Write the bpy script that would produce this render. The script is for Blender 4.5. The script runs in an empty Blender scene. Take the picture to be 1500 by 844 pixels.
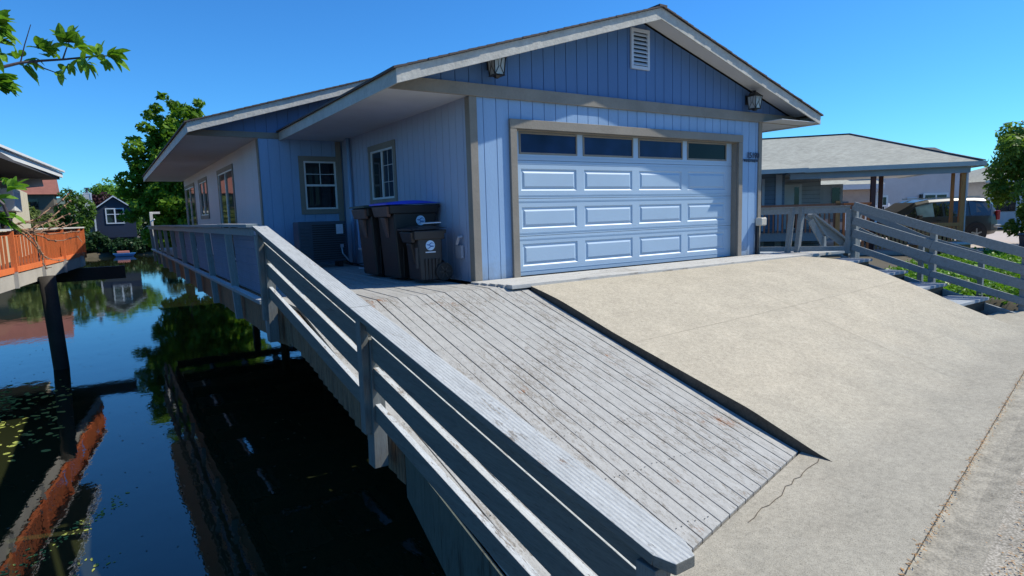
import bpy, math, random
import numpy as np
from mathutils import Vector, Matrix
random.seed(7); rng = np.random.default_rng(7)
S = bpy.context.scene
col = S.collection

# ------------------------------------------------------------------ camera, sky, sun, exposure
cam_d = bpy.data.cameras.new('camera'); cam = bpy.data.objects.new('camera', cam_d); col.objects.link(cam)
CAMP = Vector((-4.1513, -7.231, 0.8881)); YAW, PIT, ROL = 0.5796, 0.1192, -0.0293
fw = Vector((math.sin(YAW)*math.cos(PIT), math.cos(YAW)*math.cos(PIT), -math.sin(PIT)))
r0 = Vector((math.cos(YAW), -math.sin(YAW), 0)); u0 = r0.cross(fw)
rr = r0*math.cos(ROL)+u0*math.sin(ROL); uu = -r0*math.sin(ROL)+u0*math.cos(ROL)
M = Matrix((( rr.x, uu.x, -fw.x, CAMP.x), (rr.y, uu.y, -fw.y, CAMP.y), (rr.z, uu.z, -fw.z, CAMP.z), (0,0,0,1)))
cam.matrix_world = M
cam_d.sensor_width = 36; cam_d.lens = 900.8/1500*36; cam_d.clip_start = .05; cam_d.clip_end = 5000
S.camera = cam

SUN = Vector((2.5, -1.0, 3.0)).normalized()
w = bpy.data.worlds.new('World'); S.world = w; w.use_nodes = True
nt = w.node_tree; bg = nt.nodes['Background']
sky = nt.nodes.new('ShaderNodeTexSky'); sky.sky_type = 'NISHITA'; sky.sun_disc = False
sky.sun_elevation = math.asin(SUN.z); sky.sun_rotation = math.atan2(SUN.x, SUN.y)
sky.altitude = 400; sky.air_density = 1.0; sky.dust_density = 0.25; sky.ozone_density = 2.5
hs = nt.nodes.new('ShaderNodeHueSaturation'); hs.inputs['Saturation'].default_value = 1.12; hs.inputs['Value'].default_value = 1.0
nt.links.new(sky.outputs[0], hs.inputs['Color']); tn = nt.nodes.new('ShaderNodeMix'); tn.data_type = 'RGBA'; tn.blend_type = 'MULTIPLY'; tn.inputs[0].default_value = 1.; tn.inputs[7].default_value = (.42, 1.02, 1.52, 1)
nt.links.new(hs.outputs[0], tn.inputs[6]); nt.links.new(tn.outputs[2], bg.inputs[0])
bg.inputs[1].default_value = 0.10
sd = bpy.data.lights.new('sun', 'SUN'); so = bpy.data.objects.new('sun', sd); col.objects.link(so)
sd.energy = 5.0; sd.angle = math.radians(.5); sd.color = (1, .94, .80)
so.rotation_euler = SUN.to_track_quat('Z', 'Y').to_euler()
S.view_settings.view_transform = 'Standard'; S.view_settings.look = 'None'
S.view_settings.exposure = 0.24; S.view_settings.gamma = 1; S.view_settings.use_curve_mapping = False
S.render.engine = 'CYCLES'
S.cycles.max_bounces = 8

# ------------------------------------------------------------------ materials
def newmat(name):
    m = bpy.data.materials.new(name); m.use_nodes = True
    return m, m.node_tree, m.node_tree.nodes['Principled BSDF']
def coords(t, scale, rnd=True):
    tc = t.nodes.new('ShaderNodeTexCoord'); mp = t.nodes.new('ShaderNodeMapping')
    mp.inputs['Scale'].default_value = scale
    t.links.new(tc.outputs['Object'], mp.inputs['Vector'])
    if rnd:
        oi = t.nodes.new('ShaderNodeObjectInfo'); mu = t.nodes.new('ShaderNodeMath'); mu.operation = 'MULTIPLY'
        mu.inputs[1].default_value = 37.; t.links.new(oi.outputs['Random'], mu.inputs[0]); t.links.new(mu.outputs[0], mp.inputs['Location'])
    return mp.outputs[0]
def noise(t, vec, scale, detail=5, rough=.6, dist=0.):
    n = t.nodes.new('ShaderNodeTexNoise'); n.inputs['Scale'].default_value = scale
    n.inputs['Detail'].default_value = detail; n.inputs['Roughness'].default_value = rough; n.inputs['Distortion'].default_value = dist
    t.links.new(vec, n.inputs['Vector']); return n.outputs['Fac']
def ramp(t, fac, stops, interp='LINEAR'):
    r = t.nodes.new('ShaderNodeValToRGB'); r.color_ramp.interpolation = interp
    el = r.color_ramp.elements
    while len(el) < len(stops): el.new(.5)
    for e, (p, c) in zip(el, stops):
        e.position = p; e.color = (c[0], c[1], c[2], 1) if hasattr(c, '__len__') else (c, c, c, 1)
    t.links.new(fac, r.inputs[0]); return r.outputs[0]
def mix(t, fac, a, b, mode='MIX'):
    m = t.nodes.new('ShaderNodeMix'); m.data_type = 'RGBA'; m.blend_type = mode
    for s, v in ((0, fac), (6, a), (7, b)):
        if hasattr(v, 'is_linked'): t.links.new(v, m.inputs[s])
        elif s == 0: m.inputs[0].default_value = v
        else: m.inputs[s].default_value = (v[0], v[1], v[2], 1)
    return m.outputs[2]
def bump(t, b, h, strength, dist=.01):
    n = t.nodes.new('ShaderNodeBump'); n.inputs['Strength'].default_value = strength; n.inputs['Distance'].default_value = dist
    t.links.new(h, n.inputs['Height']); t.links.new(n.outputs[0], b.inputs['Normal'])
def sc(c, k): return tuple(min(1, x*k) for x in c)

def plain(name, c, rough=.6, var=.15, vs=3., fine=60., bmp=.15, metal=0., spec=.5, stretch=(1,1,1), coat=0.):
    m, t, b = newmat(name)
    v = coords(t, stretch)
    n1 = noise(t, v, vs, 5); n2 = noise(t, v, fine, 3)
    c1 = ramp(t, n1, [(.3, sc(c, 1-var)), (.7, sc(c, 1+var))])
    c2 = mix(t, .35*min(1, var*4), c1, ramp(t, n2, [(.35, sc(c, 1-var*1.6)), (.65, sc(c, 1+var*1.2))]))
    t.links.new(c2, b.inputs['Base Color'])
    b.inputs['Roughness'].default_value = rough; b.inputs['Metallic'].default_value = metal
    b.inputs['Specular IOR Level'].default_value = spec; b.inputs['Coat Weight'].default_value = coat
    if bmp: bump(t, b, n2, bmp, .005)
    return m

AX = {'x': (1, 14, 14), 'y': (14, 1, 14), 'z': (14, 14, 1)}
def weathered(name, paint, wood, axis='y', peel=.5, grain=1., rough=.75, fleck=(.25,.12,.06), bmp=.5, ridge=False):
    """painted wood, the paint worn along the grain"""
    m, t, b = newmat(name)
    v = coords(t, AX[axis]); v1 = coords(t, (1,1,1))
    g = noise(t, v, 5.*grain, 8, .7, .6)                # long fibres
    patch = noise(t, v1, 1.3, 5, .6)                    # where it is worn
    cell = noise(t, v, 1.6, 4, .6)
    ad = t.nodes.new('ShaderNodeMath'); ad.operation = 'MULTIPLY_ADD'; ad.inputs[1].default_value = .55; t.links.new(patch, ad.inputs[0]); t.links.new(g, ad.inputs[2])
    ad2 = t.nodes.new('ShaderNodeMath'); ad2.operation = 'MULTIPLY_ADD'; t.links.new(cell, ad2.inputs[0]); ad2.inputs[1].default_value = .5; t.links.new(ad.outputs[0], ad2.inputs[2])
    th = 1.0+.21*(1-peel)
    half = t.nodes.new('ShaderNodeMath'); half.operation = 'DIVIDE'; t.links.new(ad2.outputs[0], half.inputs[0]); half.inputs[1].default_value = 2.
    mask = ramp(t, half.outputs[0], [(th/2-.012, 0.), (th/2+.03, 1.)])
    pc = ramp(t, noise(t, v, 2.2, 6, .6), [(.3, sc(paint, .84)), (.7, sc(paint, 1.1))])
    wc = ramp(t, noise(t, v, 9, 4, .6), [(.3, sc(wood, .55)), (.7, sc(wood, 1.35))])
    fl = ramp(t, noise(t, v1, 2.6, 4, .6), [(.66, 0.), (.72, 1.)])
    wc = mix(t, fl, wc, fleck)
    c = mix(t, mask, pc, wc)
    stk = ramp(t, noise(t, v, 16*grain, 4, .7), [(.30, .62), (.52, 1.)])
    c = mix(t, .8, c, stk, 'MULTIPLY')
    cr = ramp(t, noise(t, v, 9*grain, 5, .7, .3), [(.30, 1.), (.35, 0.)])
    c = mix(t, cr, c, sc(wood, .35))
    t.links.new(c, b.inputs['Base Color']); b.inputs['Roughness'].default_value = rough
    b.inputs['Specular IOR Level'].default_value = .3
    sub = t.nodes.new('ShaderNodeMath'); sub.operation = 'MULTIPLY_ADD'; t.links.new(mask, sub.inputs[0]); sub.inputs[1].default_value = -.5; t.links.new(g, sub.inputs[2])
    bump(t, b, sub.outputs[0], bmp, .004)
    return m

def glass(name, c=(.01,.015,.02), rough=.04, spec=.9):
    m, t, b = newmat(name)
    v = coords(t, (1,1,1)); n = noise(t, v, 1.7, 2)
    t.links.new(ramp(t, n, [(.3, sc(c,.6)), (.7, sc(c,1.6))]), b.inputs['Base Color'])
    b.inputs['Roughness'].default_value = rough; b.inputs['Specular IOR Level'].default_value = spec
    bump(t, b, n, .06, .02)
    return m

def leafmat(name, dark, light, scale=1.2, rough=.45, trans=.35):
    m, t, b = newmat(name)
    v = coords(t, (1,1,1)); n = noise(t, v, scale, 3); n2 = noise(t, v, scale*14, 2)
    c = ramp(t, n, [(.35, dark), (.62, light)])
    c = mix(t, .4, c, ramp(t, n2, [(.35, sc(dark,.9)), (.65, sc(light,1.15))]))
    t.links.new(c, b.inputs['Base Color']); b.inputs['Roughness'].default_value = rough
    b.inputs['Specular IOR Level'].default_value = .18
    tr = t.nodes.new('ShaderNodeBsdfTranslucent'); t.links.new(mix(t, 1., c, (.9,1.,.35), 'MULTIPLY'), tr.inputs['Color'])
    ms = t.nodes.new('ShaderNodeMixShader'); ms.inputs[0].default_value = trans
    out = t.nodes['Material Output']
    t.links.new(b.outputs[0], ms.inputs[1]); t.links.new(tr.outputs[0], ms.inputs[2]); t.links.new(ms.outputs[0], out.inputs['Surface'])
    return m

def shingle(name, c, axis_v=(1,0), bmp=.6):
    m, t, b = newmat(name)
    v = coords(t, (1,1,1), False)
    br = t.nodes.new('ShaderNodeTexBrick'); t.links.new(v, br.inputs['Vector'])
    br.inputs['Scale'].default_value = 1.; br.inputs['Brick Width'].default_value = .24; br.inputs['Row Height'].default_value = .14
    br.inputs['Mortar Size'].default_value = .006; br.inputs['Color1'].default_value = (*sc(c,1.25),1); br.inputs['Color2'].default_value = (*sc(c,.7),1); br.inputs['Mortar'].default_value = (*sc(c,.35),1)
    n = noise(t, v, 90, 3); n1 = noise(t, v, .8, 3)
    cc = mix(t, .5, br.outputs['Color'], ramp(t, n, [(.35, sc(c,.6)), (.65, sc(c,1.4))]))
    n3 = noise(t, coords(t, (1,1,3), False), 4.5, 4, .7)
    cc = mix(t, .45, cc, ramp(t, n3, [(.36, sc(c,.55)), (.64, sc(c,1.45))]))
    cc = mix(t, .3, cc, ramp(t, n1, [(.3, sc(c,.8)), (.7, sc(c,1.2))]))
    t.links.new(cc, b.inputs['Base Color']); b.inputs['Roughness'].default_value = .9
    bump(t, b, br.outputs['Fac'], -bmp, .006)
    return m

BLUE = (.235, .365, .55); BLUEDOOR = (.35, .47, .60); TAUPE = (.225, .20, .165)
MT = {}
MT['siding'] = plain('blue_siding_paint', BLUE, .55, .10, 1.6, 70, .3, stretch=(1,1,.25))
for k_ in ('siding',):
    m_ = MT[k_]; t_ = m_.node_tree; b_ = t_.nodes['Principled BSDF']; src = b_.inputs['Base Color'].links[0].from_socket
    v_ = coords(t_, (1,1,1), False); sp_ = t_.nodes.new('ShaderNodeSeparateXYZ'); t_.links.new(v_, sp_.inputs[0])
    ma_ = t_.nodes.new('ShaderNodeMath'); ma_.operation = 'MULTIPLY_ADD'; ma_.inputs[1].default_value = .55; t_.links.new(noise(t_, v_, 5, 6, .7), ma_.inputs[0])
    t_.links.new(sp_.outputs[2], ma_.inputs[2])
    t_.links.new(mix(t_, ramp(t_, ma_.outputs[0], [(.22, .5), (.55, .0)]), src, (.20,.19,.16)), b_.inputs['Base Color'])
MT['gable'] = plain('deep_blue_shaded_gable', (.075,.16,.335), .6, .09, 1.5, 60, .25, stretch=(1,1,.25))  # siding blue darkened: shade below the roof overhang put into the colour
MT['palesiding'] = plain('pale_skylit_siding', (.50,.51,.56), .6, .07, 1.2, 70, .25, stretch=(1,1,.25))  # siding made pale: open sky light on this side put into the colour
MT['midsiding'] = plain('grey_blue_skylit_siding', (.34,.39,.50), .6, .07, 1.2, 70, .25, stretch=(1,1,.25))  # siding lightened: light reflected onto the garage side put into the colour
MT['door'] = plain('pale_blue_door_paint', BLUEDOOR, .45, .05, .9, 40, .05)
MT['trim'] = plain('taupe_trim_paint', TAUPE, .7, .14, 2.5, 35, .5, stretch=(1,1,1))
MT['fascia'] = plain('taupe_fascia_paint', (.48,.46,.41), .8, .20, 4, 22, 1.0)
MT['soffit'] = plain('grey_white_soffit_paint', (.52,.54,.56), .75, .06, 2, 40, .15)
MT['shingle'] = shingle('brown_asphalt_shingles', (.085,.068,.062))
MT['white'] = plain('white_frame_vinyl', (.68,.69,.68), .4, .05, 3, 60, .05)
MT['ventwhite'] = plain('pale_blue_vent_paint', (.50,.55,.62), .5, .05, 3, 60, .05)
MT['glass'] = glass('dark_window_glass', spec=.45)
MT['doorglass'] = glass('dark_blue_door_glass', (.008,.022,.07), .15, .12)
MT['blackglass'] = glass('black_clear_glass', (.003,.004,.005), .05, .12)
MT['curtain'] = plain('dark_screen_mesh', (.02,.025,.03), .8)
MT['black'] = plain('black_metal', (.012,.012,.014), .45, .2)
MT['numbers'] = plain('dark_navy_number_metal', (.01,.014,.05), .5, .1)
MT['lampglass'] = plain('frosted_lamp_glass', (.36,.38,.38), .25, .08)
MT['ramp'] = weathered('worn_grey_ramp_paint', (.385,.38,.36), (.27,.25,.22), 'y', .55, 1.)
MT['railY'] = weathered('worn_grey_sunlit_rail_top', (.50,.52,.52), (.24,.21,.18), 'y', .3, 1.)  # worn paint for board tops, with their sunlit brightness put into the colour
MT['railshade'] = weathered('dark_shaded_rail_side', (.145,.145,.13), (.12,.11,.10), 'y', .15, 1.)  # shade on the outer board faces put into the colour
MT['apron'] = weathered('worn_apron_paint', (.50,.49,.46), (.25,.22,.19), 'x', .38, 1.)
MT['post'] = weathered('grey_green_post_paint', (.22,.26,.27), (.22,.2,.17), 'z', .12, 1.)
MT['rpost'] = weathered('dark_grey_green_post_paint', (.16,.165,.155), (.13,.12,.11), 'z', .12, 1.)
MT['railgrey'] = weathered('blue_grey_rail_paint', (.23,.255,.265), (.2,.19,.17), 'x', .15, 1.)
MT['tread'] = weathered('pale_blue_grey_step_paint', (.33,.37,.41), (.25,.24,.22), 'x', .15, 1.)
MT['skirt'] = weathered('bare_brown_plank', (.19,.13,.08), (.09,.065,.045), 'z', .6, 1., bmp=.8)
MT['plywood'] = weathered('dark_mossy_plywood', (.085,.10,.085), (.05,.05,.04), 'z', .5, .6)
MT['darkwood'] = plain('dark_wet_timber', (.03,.026,.022), .8, .3, 3, 30, .4)
MT['meshwire'] = plain('dull_mesh_wire', (.14,.15,.22), .6, .1)
MT['wire'] = plain('galvanised_wire', (.42,.44,.50), .5, .1, metal=.3)
MT['binbrown'] = plain('dark_brown_bin_plastic', (.014,.011,.010), .5, .2, 4, 40, .1)
MT['binfade'] = plain('sun_faded_brown_bin_plastic', (.14,.075,.058), .65, .25, 5, 40, .15)
MT['bingrey'] = plain('charcoal_bin_plastic', (.024,.020,.020), .5, .2, 4, 40, .1)
MT['lidblue'] = plain('bright_blue_lid_plastic', (.02,.07,.62), .4, .08, 3, 30, .05)
MT['lidgreen'] = plain('dark_green_lid_plastic', (.03,.07,.055), .5, .12, 3, 30, .05)
MT['emblem'] = plain('pale_blue_emblem_print', (.50,.68,.86), .5, .04)
MT['emblemdark'] = plain('blue_emblem_wave_print', (.05,.16,.42), .5, .04)
MT['sticker'] = plain('white_sticker', (.62,.66,.72), .5, .1, 20)
MT['acgrey'] = plain('dark_blue_grey_unit_metal', (.055,.075,.10), .5, .15)
MT['beige'] = plain('beige_plastic', (.55,.50,.42), .5, .08)
MT['orange'] = weathered('orange_red_deck_stain', (.74,.19,.06), (.48,.14,.055), 'z', .3, 1., bmp=.2)
MT['orangewood'] = weathered('orange_brown_cedar', (.55,.24,.085), (.38,.16,.06), 'z', .35, 1., bmp=.2)
MT['redwood'] = plain('dark_red_brown_stain', (.10,.028,.022), .6, .2, stretch=(1,1,.3))
MT['redbrown'] = plain('red_brown_rail_stain', (.32,.12,.06), .6, .2)
MT['palecap'] = plain('pale_grey_cap_paint', (.52,.51,.50), .6, .1)
MT['paledeck'] = plain('pale_grey_deck_fascia', (.40,.385,.36), .7, .15, 2, 30, .3)
MT['cream'] = plain('cream_wall_paint', (.48,.42,.30), .7, .1)
MT['brownwall'] = plain('dull_brown_wall', (.12,.10,.07), .7, .1)
MT['bluewall'] = plain('slate_blue_wall', (.008,.016,.042), .6, .15)
MT['bluewall2'] = plain('dusty_blue_lap_siding', (.17,.24,.33), .6, .1)
MT['greybluelap'] = plain('pale_grey_lap_siding', (.45,.48,.50), .6, .1)
MT['pinkwall'] = plain('pale_pink_grey_stucco', (.56,.51,.50), .75, .08, 1.5)
MT['beigewall'] = plain('beige_pink_board_wall', (.40,.31,.26), .75, .1)
MT['greyroof'] = shingle('grey_asphalt_shingles', (.32,.325,.28))
MT['redroof'] = plain('red_brown_tile_roof', (.24,.09,.065), .8, .2, 2, 20)
MT['darkroof'] = plain('dark_roof_shingle', (.05,.05,.055), .85, .2, 2, 20)
MT['gutter'] = plain('grey_green_gutter_paint', (.42,.46,.45), .5, .06)
MT['beam'] = plain('blue_grey_beam_paint', (.26,.32,.37), .6, .08)
MT['vinylfence'] = plain('white_vinyl_fence', (.74,.75,.76), .4, .04)
MT['carpaint'] = plain('dark_grey_green_car_paint', (.050,.052,.048), .35, .06, 1, 200, .0, metal=.05, coat=.5)
MT['cartop'] = plain('silver_trim_car_paint', (.42,.41,.38), .35, .06, metal=.3)
MT['carglass'] = glass('tinted_car_glass', (.012,.014,.017), .03, 1.)
MT['clearcarglass'] = glass('pale_reflecting_car_glass', (.14,.22,.24), .12, .4)
MT['rubber'] = plain('tyre_rubber', (.018,.018,.018), .8)
MT['rim'] = plain('alloy_rim', (.5,.5,.5), .3, .1, metal=.7)
MT['taillight'] = plain('red_tail_lamp', (.35,.02,.02), .2, .1)
MT['bark'] = plain('grey_brown_bark', (.13,.10,.075), .9, .35, 6, 30, .8)
MT['twig'] = plain('reddish_brown_twig', (.24,.13,.07), .7, .3, 20, 60, .2)
MT['darktwig'] = plain('dark_twig', (.06,.045,.05), .7, .3, 20, 60, .2)
MT['mapleleaf'] = leafmat('maple_green_leaves', (.05,.12,.012), (.19,.34,.03), .8, trans=.45)
MT['sunleaf'] = leafmat('light_green_leaves', (.07,.14,.03), (.24,.36,.07), 1.6, trans=.45)
MT['darkleaf'] = leafmat('dark_green_leaves', (.010,.026,.012), (.03,.07,.022), .6, trans=.2)
MT['midleaf'] = leafmat('mid_green_leaves', (.04,.09,.02), (.13,.23,.045), .9, trans=.42)
MT['paleleaf'] = leafmat('yellow_green_leaves', (.10,.14,.04), (.22,.27,.09), .7)
MT['brightleaf'] = leafmat('bright_green_leaves', (.07,.17,.02), (.16,.32,.04), 1.)
MT['purpleleaf'] = leafmat('purple_leaves', (.03,.012,.018), (.07,.03,.035), .9, trans=.15)
MT['fruitleaf'] = leafmat('fruit_tree_leaves', (.07,.17,.02), (.22,.40,.05), 9., rough=.35, trans=.4)
MT['ivyleaf'] = leafmat('ivy_leaves', (.07,.17,.015), (.20,.38,.04), 3., trans=.3)
MT['scum'] = plain('yellow_green_pond_scum', (.32,.36,.07), .8, .35, 8, 60, .3)
MT['fleck'] = plain('dull_floating_leaf', (.06,.05,.03), .8, .3, 8)
MT['needle'] = plain('orange_brown_leaf_litter', (.36,.20,.075), .9, .35, 9)
MT['grit'] = plain('pale_grit', (.55,.52,.46), .9, .3, 9)

def concrete():
    m, t, b = newmat('tan_brushed_concrete')
    v = coords(t, (1,1,1), False)
    tan, grey = (.455,.405,.315), (.355,.33,.27)
    sep = t.nodes.new('ShaderNodeSeparateXYZ'); t.links.new(v, sep.inputs[0])
    # worn and dirty towards the street: distance to the gutter line, broken up by noise
    ma = t.nodes.new('ShaderNodeMath'); ma.operation = 'MULTIPLY_ADD'; ma.inputs[1].default_value = -.196
    t.links.new(sep.outputs[0], ma.inputs[0]); t.links.new(sep.outputs[1], ma.inputs[2])
    n0 = noise(t, v, .9, 5, .6, .5)
    mb = t.nodes.new('ShaderNodeMath'); mb.operation = 'MULTIPLY_ADD'; mb.inputs[1].default_value = 1.6
    t.links.new(n0, mb.inputs[0]); t.links.new(ma.outputs[0], mb.inputs[2])
    mr = t.nodes.new('ShaderNodeMapRange'); mr.inputs['From Min'].default_value = -4.45; mr.inputs['From Max'].default_value = -3.1
    t.links.new(mb.outputs[0], mr.inputs['Value'])
    c = mix(t, mr.outputs[0], grey, tan)
    blot = ramp(t, noise(t, v, 2.3, 7, .65, .4), [(.32, .89), (.66, 1.06)])
    c = mix(t, 1., c, blot, 'MULTIPLY')
    mid = ramp(t, noise(t, v, 22, 8, .85), [(.32, .72), (.66, 1.18)])
    c = mix(t, 1., c, mid, 'MULTIPLY')
    sp = ramp(t, noise(t, v, 170, 2, .5), [(.32, .45), (.44, 1.), (.62, 1.), (.72, 1.3)])
    c = mix(t, .9, c, sp, 'MULTIPLY')
    t.links.new(c, b.inputs['Base Color']); b.inputs['Roughness'].default_value = .9; b.inputs['Specular IOR Level'].default_value = .25
    ad = t.nodes.new('ShaderNodeMath'); ad.operation = 'ADD'
    t.links.new(noise(t, v, 120, 3, .6), ad.inputs[0]); t.links.new(noise(t, v, 14, 5, .6), ad.inputs[1])
    bump(t, b, ad.outputs[0], .45, .006)
    return m
MT['concrete'] = concrete()
def asphalt():
    m, t, b = newmat('old_pebbly_asphalt')
    v = coords(t, (1,1,1), False)
    vo = t.nodes.new('ShaderNodeTexVoronoi'); vo.inputs['Scale'].default_value = 70; t.links.new(v, vo.inputs['Vector'])
    c = ramp(t, vo.outputs['Distance'], [(.1, (.47,.43,.36)), (.7, (.22,.20,.16))])
    c = mix(t, 1., c, ramp(t, noise(t, v, 1.8, 6, .65, .6), [(.3, .7), (.7, 1.25)]), 'MULTIPLY')
    ru = ramp(t, noise(t, v, 2.6, 5, .7, 1.), [(.58, 0.), (.70, .55)])
    c = mix(t, ru, c, (.34,.20,.09))
    t.links.new(c, b.inputs['Base Color']); b.inputs['Roughness'].default_value = .95
    bump(t, b, vo.outputs['Distance'], -.7, .008)
    return m
MT['asphalt'] = asphalt()
MT['gutterpan'] = plain('dirty_gutter_concrete', (.30,.275,.22), .95, .4, 9, 60, 1.)
MT['soil'] = plain('dry_soil', (.08,.068,.045), .95, .3, 2, 40, .5)
MT['land'] = plain('far_land_green', (.075,.10,.04), .95, .35, .02, .4, .1)
MT['drive2'] = plain('pinkish_grey_concrete', (.42,.36,.32), .9, .12, 1, 60, .2)
def water():
    m, t, b = newmat('still_murky_water')
    v = coords(t, (1,1,1), False)
    n = noise(t, v, .12, 3)
    t.links.new(ramp(t, n, [(.3, (.010,.014,.006)), (.7, (.024,.028,.011))]), b.inputs['Base Color'])
    b.inputs['Roughness'].default_value = .025; b.inputs['IOR'].default_value = 1.75; b.inputs['Specular IOR Level'].default_value = .5
    v2 = coords(t, (1,.55,1), False)
    rg = ramp(t, noise(t, v, .5, 5, .6, .8), [(.45, .015), (.7, .045)]); t.links.new(rg, b.inputs['Roughness'])
    bump(t, b, noise(t, v2, 2.6, 4, .55), .06, .05)
    return m
MT['water'] = water()
def hillmat():
    m, t, b = newmat('wooded_blue_green_hills')
    v = coords(t, (1,1,1), False)
    c = ramp(t, noise(t, v, .03, 6, .7), [(.35, (.035,.06,.045)), (.55, (.075,.10,.075)), (.7, (.16,.17,.12))])
    t.links.new(c, b.inputs['Base Color']); b.inputs['Roughness'].default_value = 1.
    return m
MT['hills'] = hillmat()

# ------------------------------------------------------------------ mesh helpers
class MB:
    def __init__(s): s.v = []; s.f = []
    def add(s, vs, fs):
        k = len(s.v); s.v += [tuple(p) for p in vs]; s.f += [tuple(i+k for i in f) for f in fs]; return s
    def box(s, x0, y0, z0, x1, y1, z1):
        if x0 > x1: x0, x1 = x1, x0
        if y0 > y1: y0, y1 = y1, y0
        if z0 > z1: z0, z1 = z1, z0
        return s.add([(x0,y0,z0),(x1,y0,z0),(x1,y1,z0),(x0,y1,z0),(x0,y0,z1),(x1,y0,z1),(x1,y1,z1),(x0,y1,z1)],
              [(0,3,2,1),(4,5,6,7),(0,1,5,4),(1,2,6,5),(2,3,7,6),(3,0,4,7)])
    def beam(s, p0, p1, wd, ht, up=(0,0,1), off=(0,0)):
        p0, p1 = Vector(p0), Vector(p1); d = (p1-p0).normalized(); up = Vector(up)
        a = d.cross(up).normalized(); u = a.cross(d).normalized()
        vs = []
        for p in (p0, p1):
            for sa, su in ((-1,-1),(1,-1),(1,1),(-1,1)):
                vs.append(p+a*(sa*wd/2+off[0])+u*(su*ht/2+off[1]))
        return s.add(vs, [(0,1,2,3),(7,6,5,4),(0,4,5,1),(1,5,6,2),(2,6,7,3),(3,7,4,0)])
    def hexa(s, b4, t4):
        return s.add(list(b4)+list(t4), [(3,2,1,0),(4,5,6,7),(0,1,5,4),(1,2,6,5),(2,3,7,6),(3,0,4,7)])
    def tube(s, pts, rad, n=8, caps=True):
        pts = [Vector(p) for p in pts]; rad = rad if hasattr(rad, '__len__') else [rad]*len(pts)
        k = len(s.v); ref = Vector((0,0,1)) if abs((pts[1]-pts[0]).normalized().z) < .9 else Vector((1,0,0))
        for i, p in enumerate(pts):
            d = (pts[min(i+1, len(pts)-1)]-pts[max(i-1, 0)]).normalized()
            a = d.cross(ref).normalized(); b = d.cross(a).normalized()
            for j in range(n):
                t_ = 2*math.pi*j/n; s.v.append(tuple(p+a*math.cos(t_)*rad[i]+b*math.sin(t_)*rad[i]))
        for i in range(len(pts)-1):
            for j in range(n):
                s.f.append((k+i*n+j, k+i*n+(j+1)%n, k+(i+1)*n+(j+1)%n, k+(i+1)*n+j))
        if caps:
            s.f.append(tuple(k+j for j in range(n))[::-1]); s.f.append(tuple(k+(len(pts)-1)*n+j for j in range(n)))
        return s
    def prism(s, poly, fn, d0, d1):
        """poly: list of (a,b); fn(a,b,d)->xyz"""
        n = len(poly); vs = [fn(a, b, d0) for a, b in poly]+[fn(a, b, d1) for a, b in poly]
        return s.add(vs, [tuple(range(n))[::-1], tuple(range(n, 2*n))]+[(i, (i+1) % n, n+(i+1) % n, n+i) for i in range(n)])
    def disc(s, c, ax, r, th, n=24):
        c = Vector(c); ax = Vector(ax).normalized(); return s.tube([c-ax*th/2, c+ax*th/2], r, n)
    def build(s, name, mat, parent=None, smooth=False, bevel=0., off=None):
        me = bpy.data.meshes.new(name)
        vs = s.v if off is None else [(x-off[0], y-off[1], z-off[2]) for x, y, z in s.v]
        me.from_pydata(vs, [], s.f); me.update()
        import bmesh
        bm = bmesh.new(); bm.from_mesh(me); bmesh.ops.recalc_face_normals(bm, faces=bm.faces); bm.to_mesh(me); bm.free()
        o = bpy.data.objects.new(name, me); col.objects.link(o)
        for m in (mat if isinstance(mat, list) else [mat]): me.materials.append(m)
        if smooth: me.polygons.foreach_set('use_smooth', [True]*len(me.polygons))
        if bevel:
            b = o.modifiers.new('b', 'BEVEL'); b.width = bevel; b.segments = 2; b.limit_method = 'ANGLE'; b.angle_limit = .6
        if parent is not None: o.parent = parent
        return o
def tag(o, label=None, cat=None, group=None, kind=None):
    if label: o['label'] = label
    if cat: o['category'] = cat
    if group: o['group'] = group
    if kind: o['kind'] = kind
    return o
def thing(name, label, cat, loc=(0,0,0), rz=0., group=None):
    o = bpy.data.objects.new(name, None); col.objects.link(o); o.location = loc; o.rotation_euler = (0,0,rz)
    return tag(o, label, cat, group)
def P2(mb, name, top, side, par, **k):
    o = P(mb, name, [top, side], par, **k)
    for p in o.data.polygons: p.material_index = 0 if p.normal.z > .6 else 1  # sun and shade by colour: upward faces take top, all others side
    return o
def P(mb, name, mat, par, root=None, **k):
    """mesh in world metres under an unrotated root; mesh data kept relative to the root"""
    r = root or par
    return mb.build(name, mat, par, off=tuple(r.location), **k)
def struct(o): o['kind'] = 'structure'; return o

# ------------------------------------------------------------------ ground levels
def zs(x, y=0): return -1.07+.028*(x-.35)                      # street level beside the gutter
def yg(x): return -5.622+.199*x                                # gutter line
PL = [(-9,-2.0),(-4.95,-1.35),(-4.67,-1.045),(-4.05,-.84),(-3.3,-.655),(-2.35,-.42),(-1.8,-.265),(-1.4,-.155),(-1.07,-.085),(-.8,-.035),(0,-.01)]
PR = [(-9,-2.4),(-4.15,-.95),(-3.3,-.65),(-2.85,-.47),(-2.3,-.27),(-1.95,-.15),(-1.6,-.065),(-1.2,-.035),(-.8,-.025),(0,-.01)]
def lerp(T, y):
    for (a, za), (b, zb) in zip(T, T[1:]):
        if y <= b: return za+(zb-za)*(y-a)/(b-a)
    return T[-1][1]
def zprof(x, y):
    t_ = min(1, max(0, (x-.35)/6.)); return lerp(PL, y)*(1-t_)+lerp(PR, y)*t_
def zd(x, y):
    if x < .35: return zs(x)
    a, b = zprof(min(x, 6.4), y) if x < 6.5 else -9, zs(x)
    k = .04; h = max(0, min(1, .5+.5*(a-b)/k)); return b+(a-b)*h+k*h*(1-h)
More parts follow.
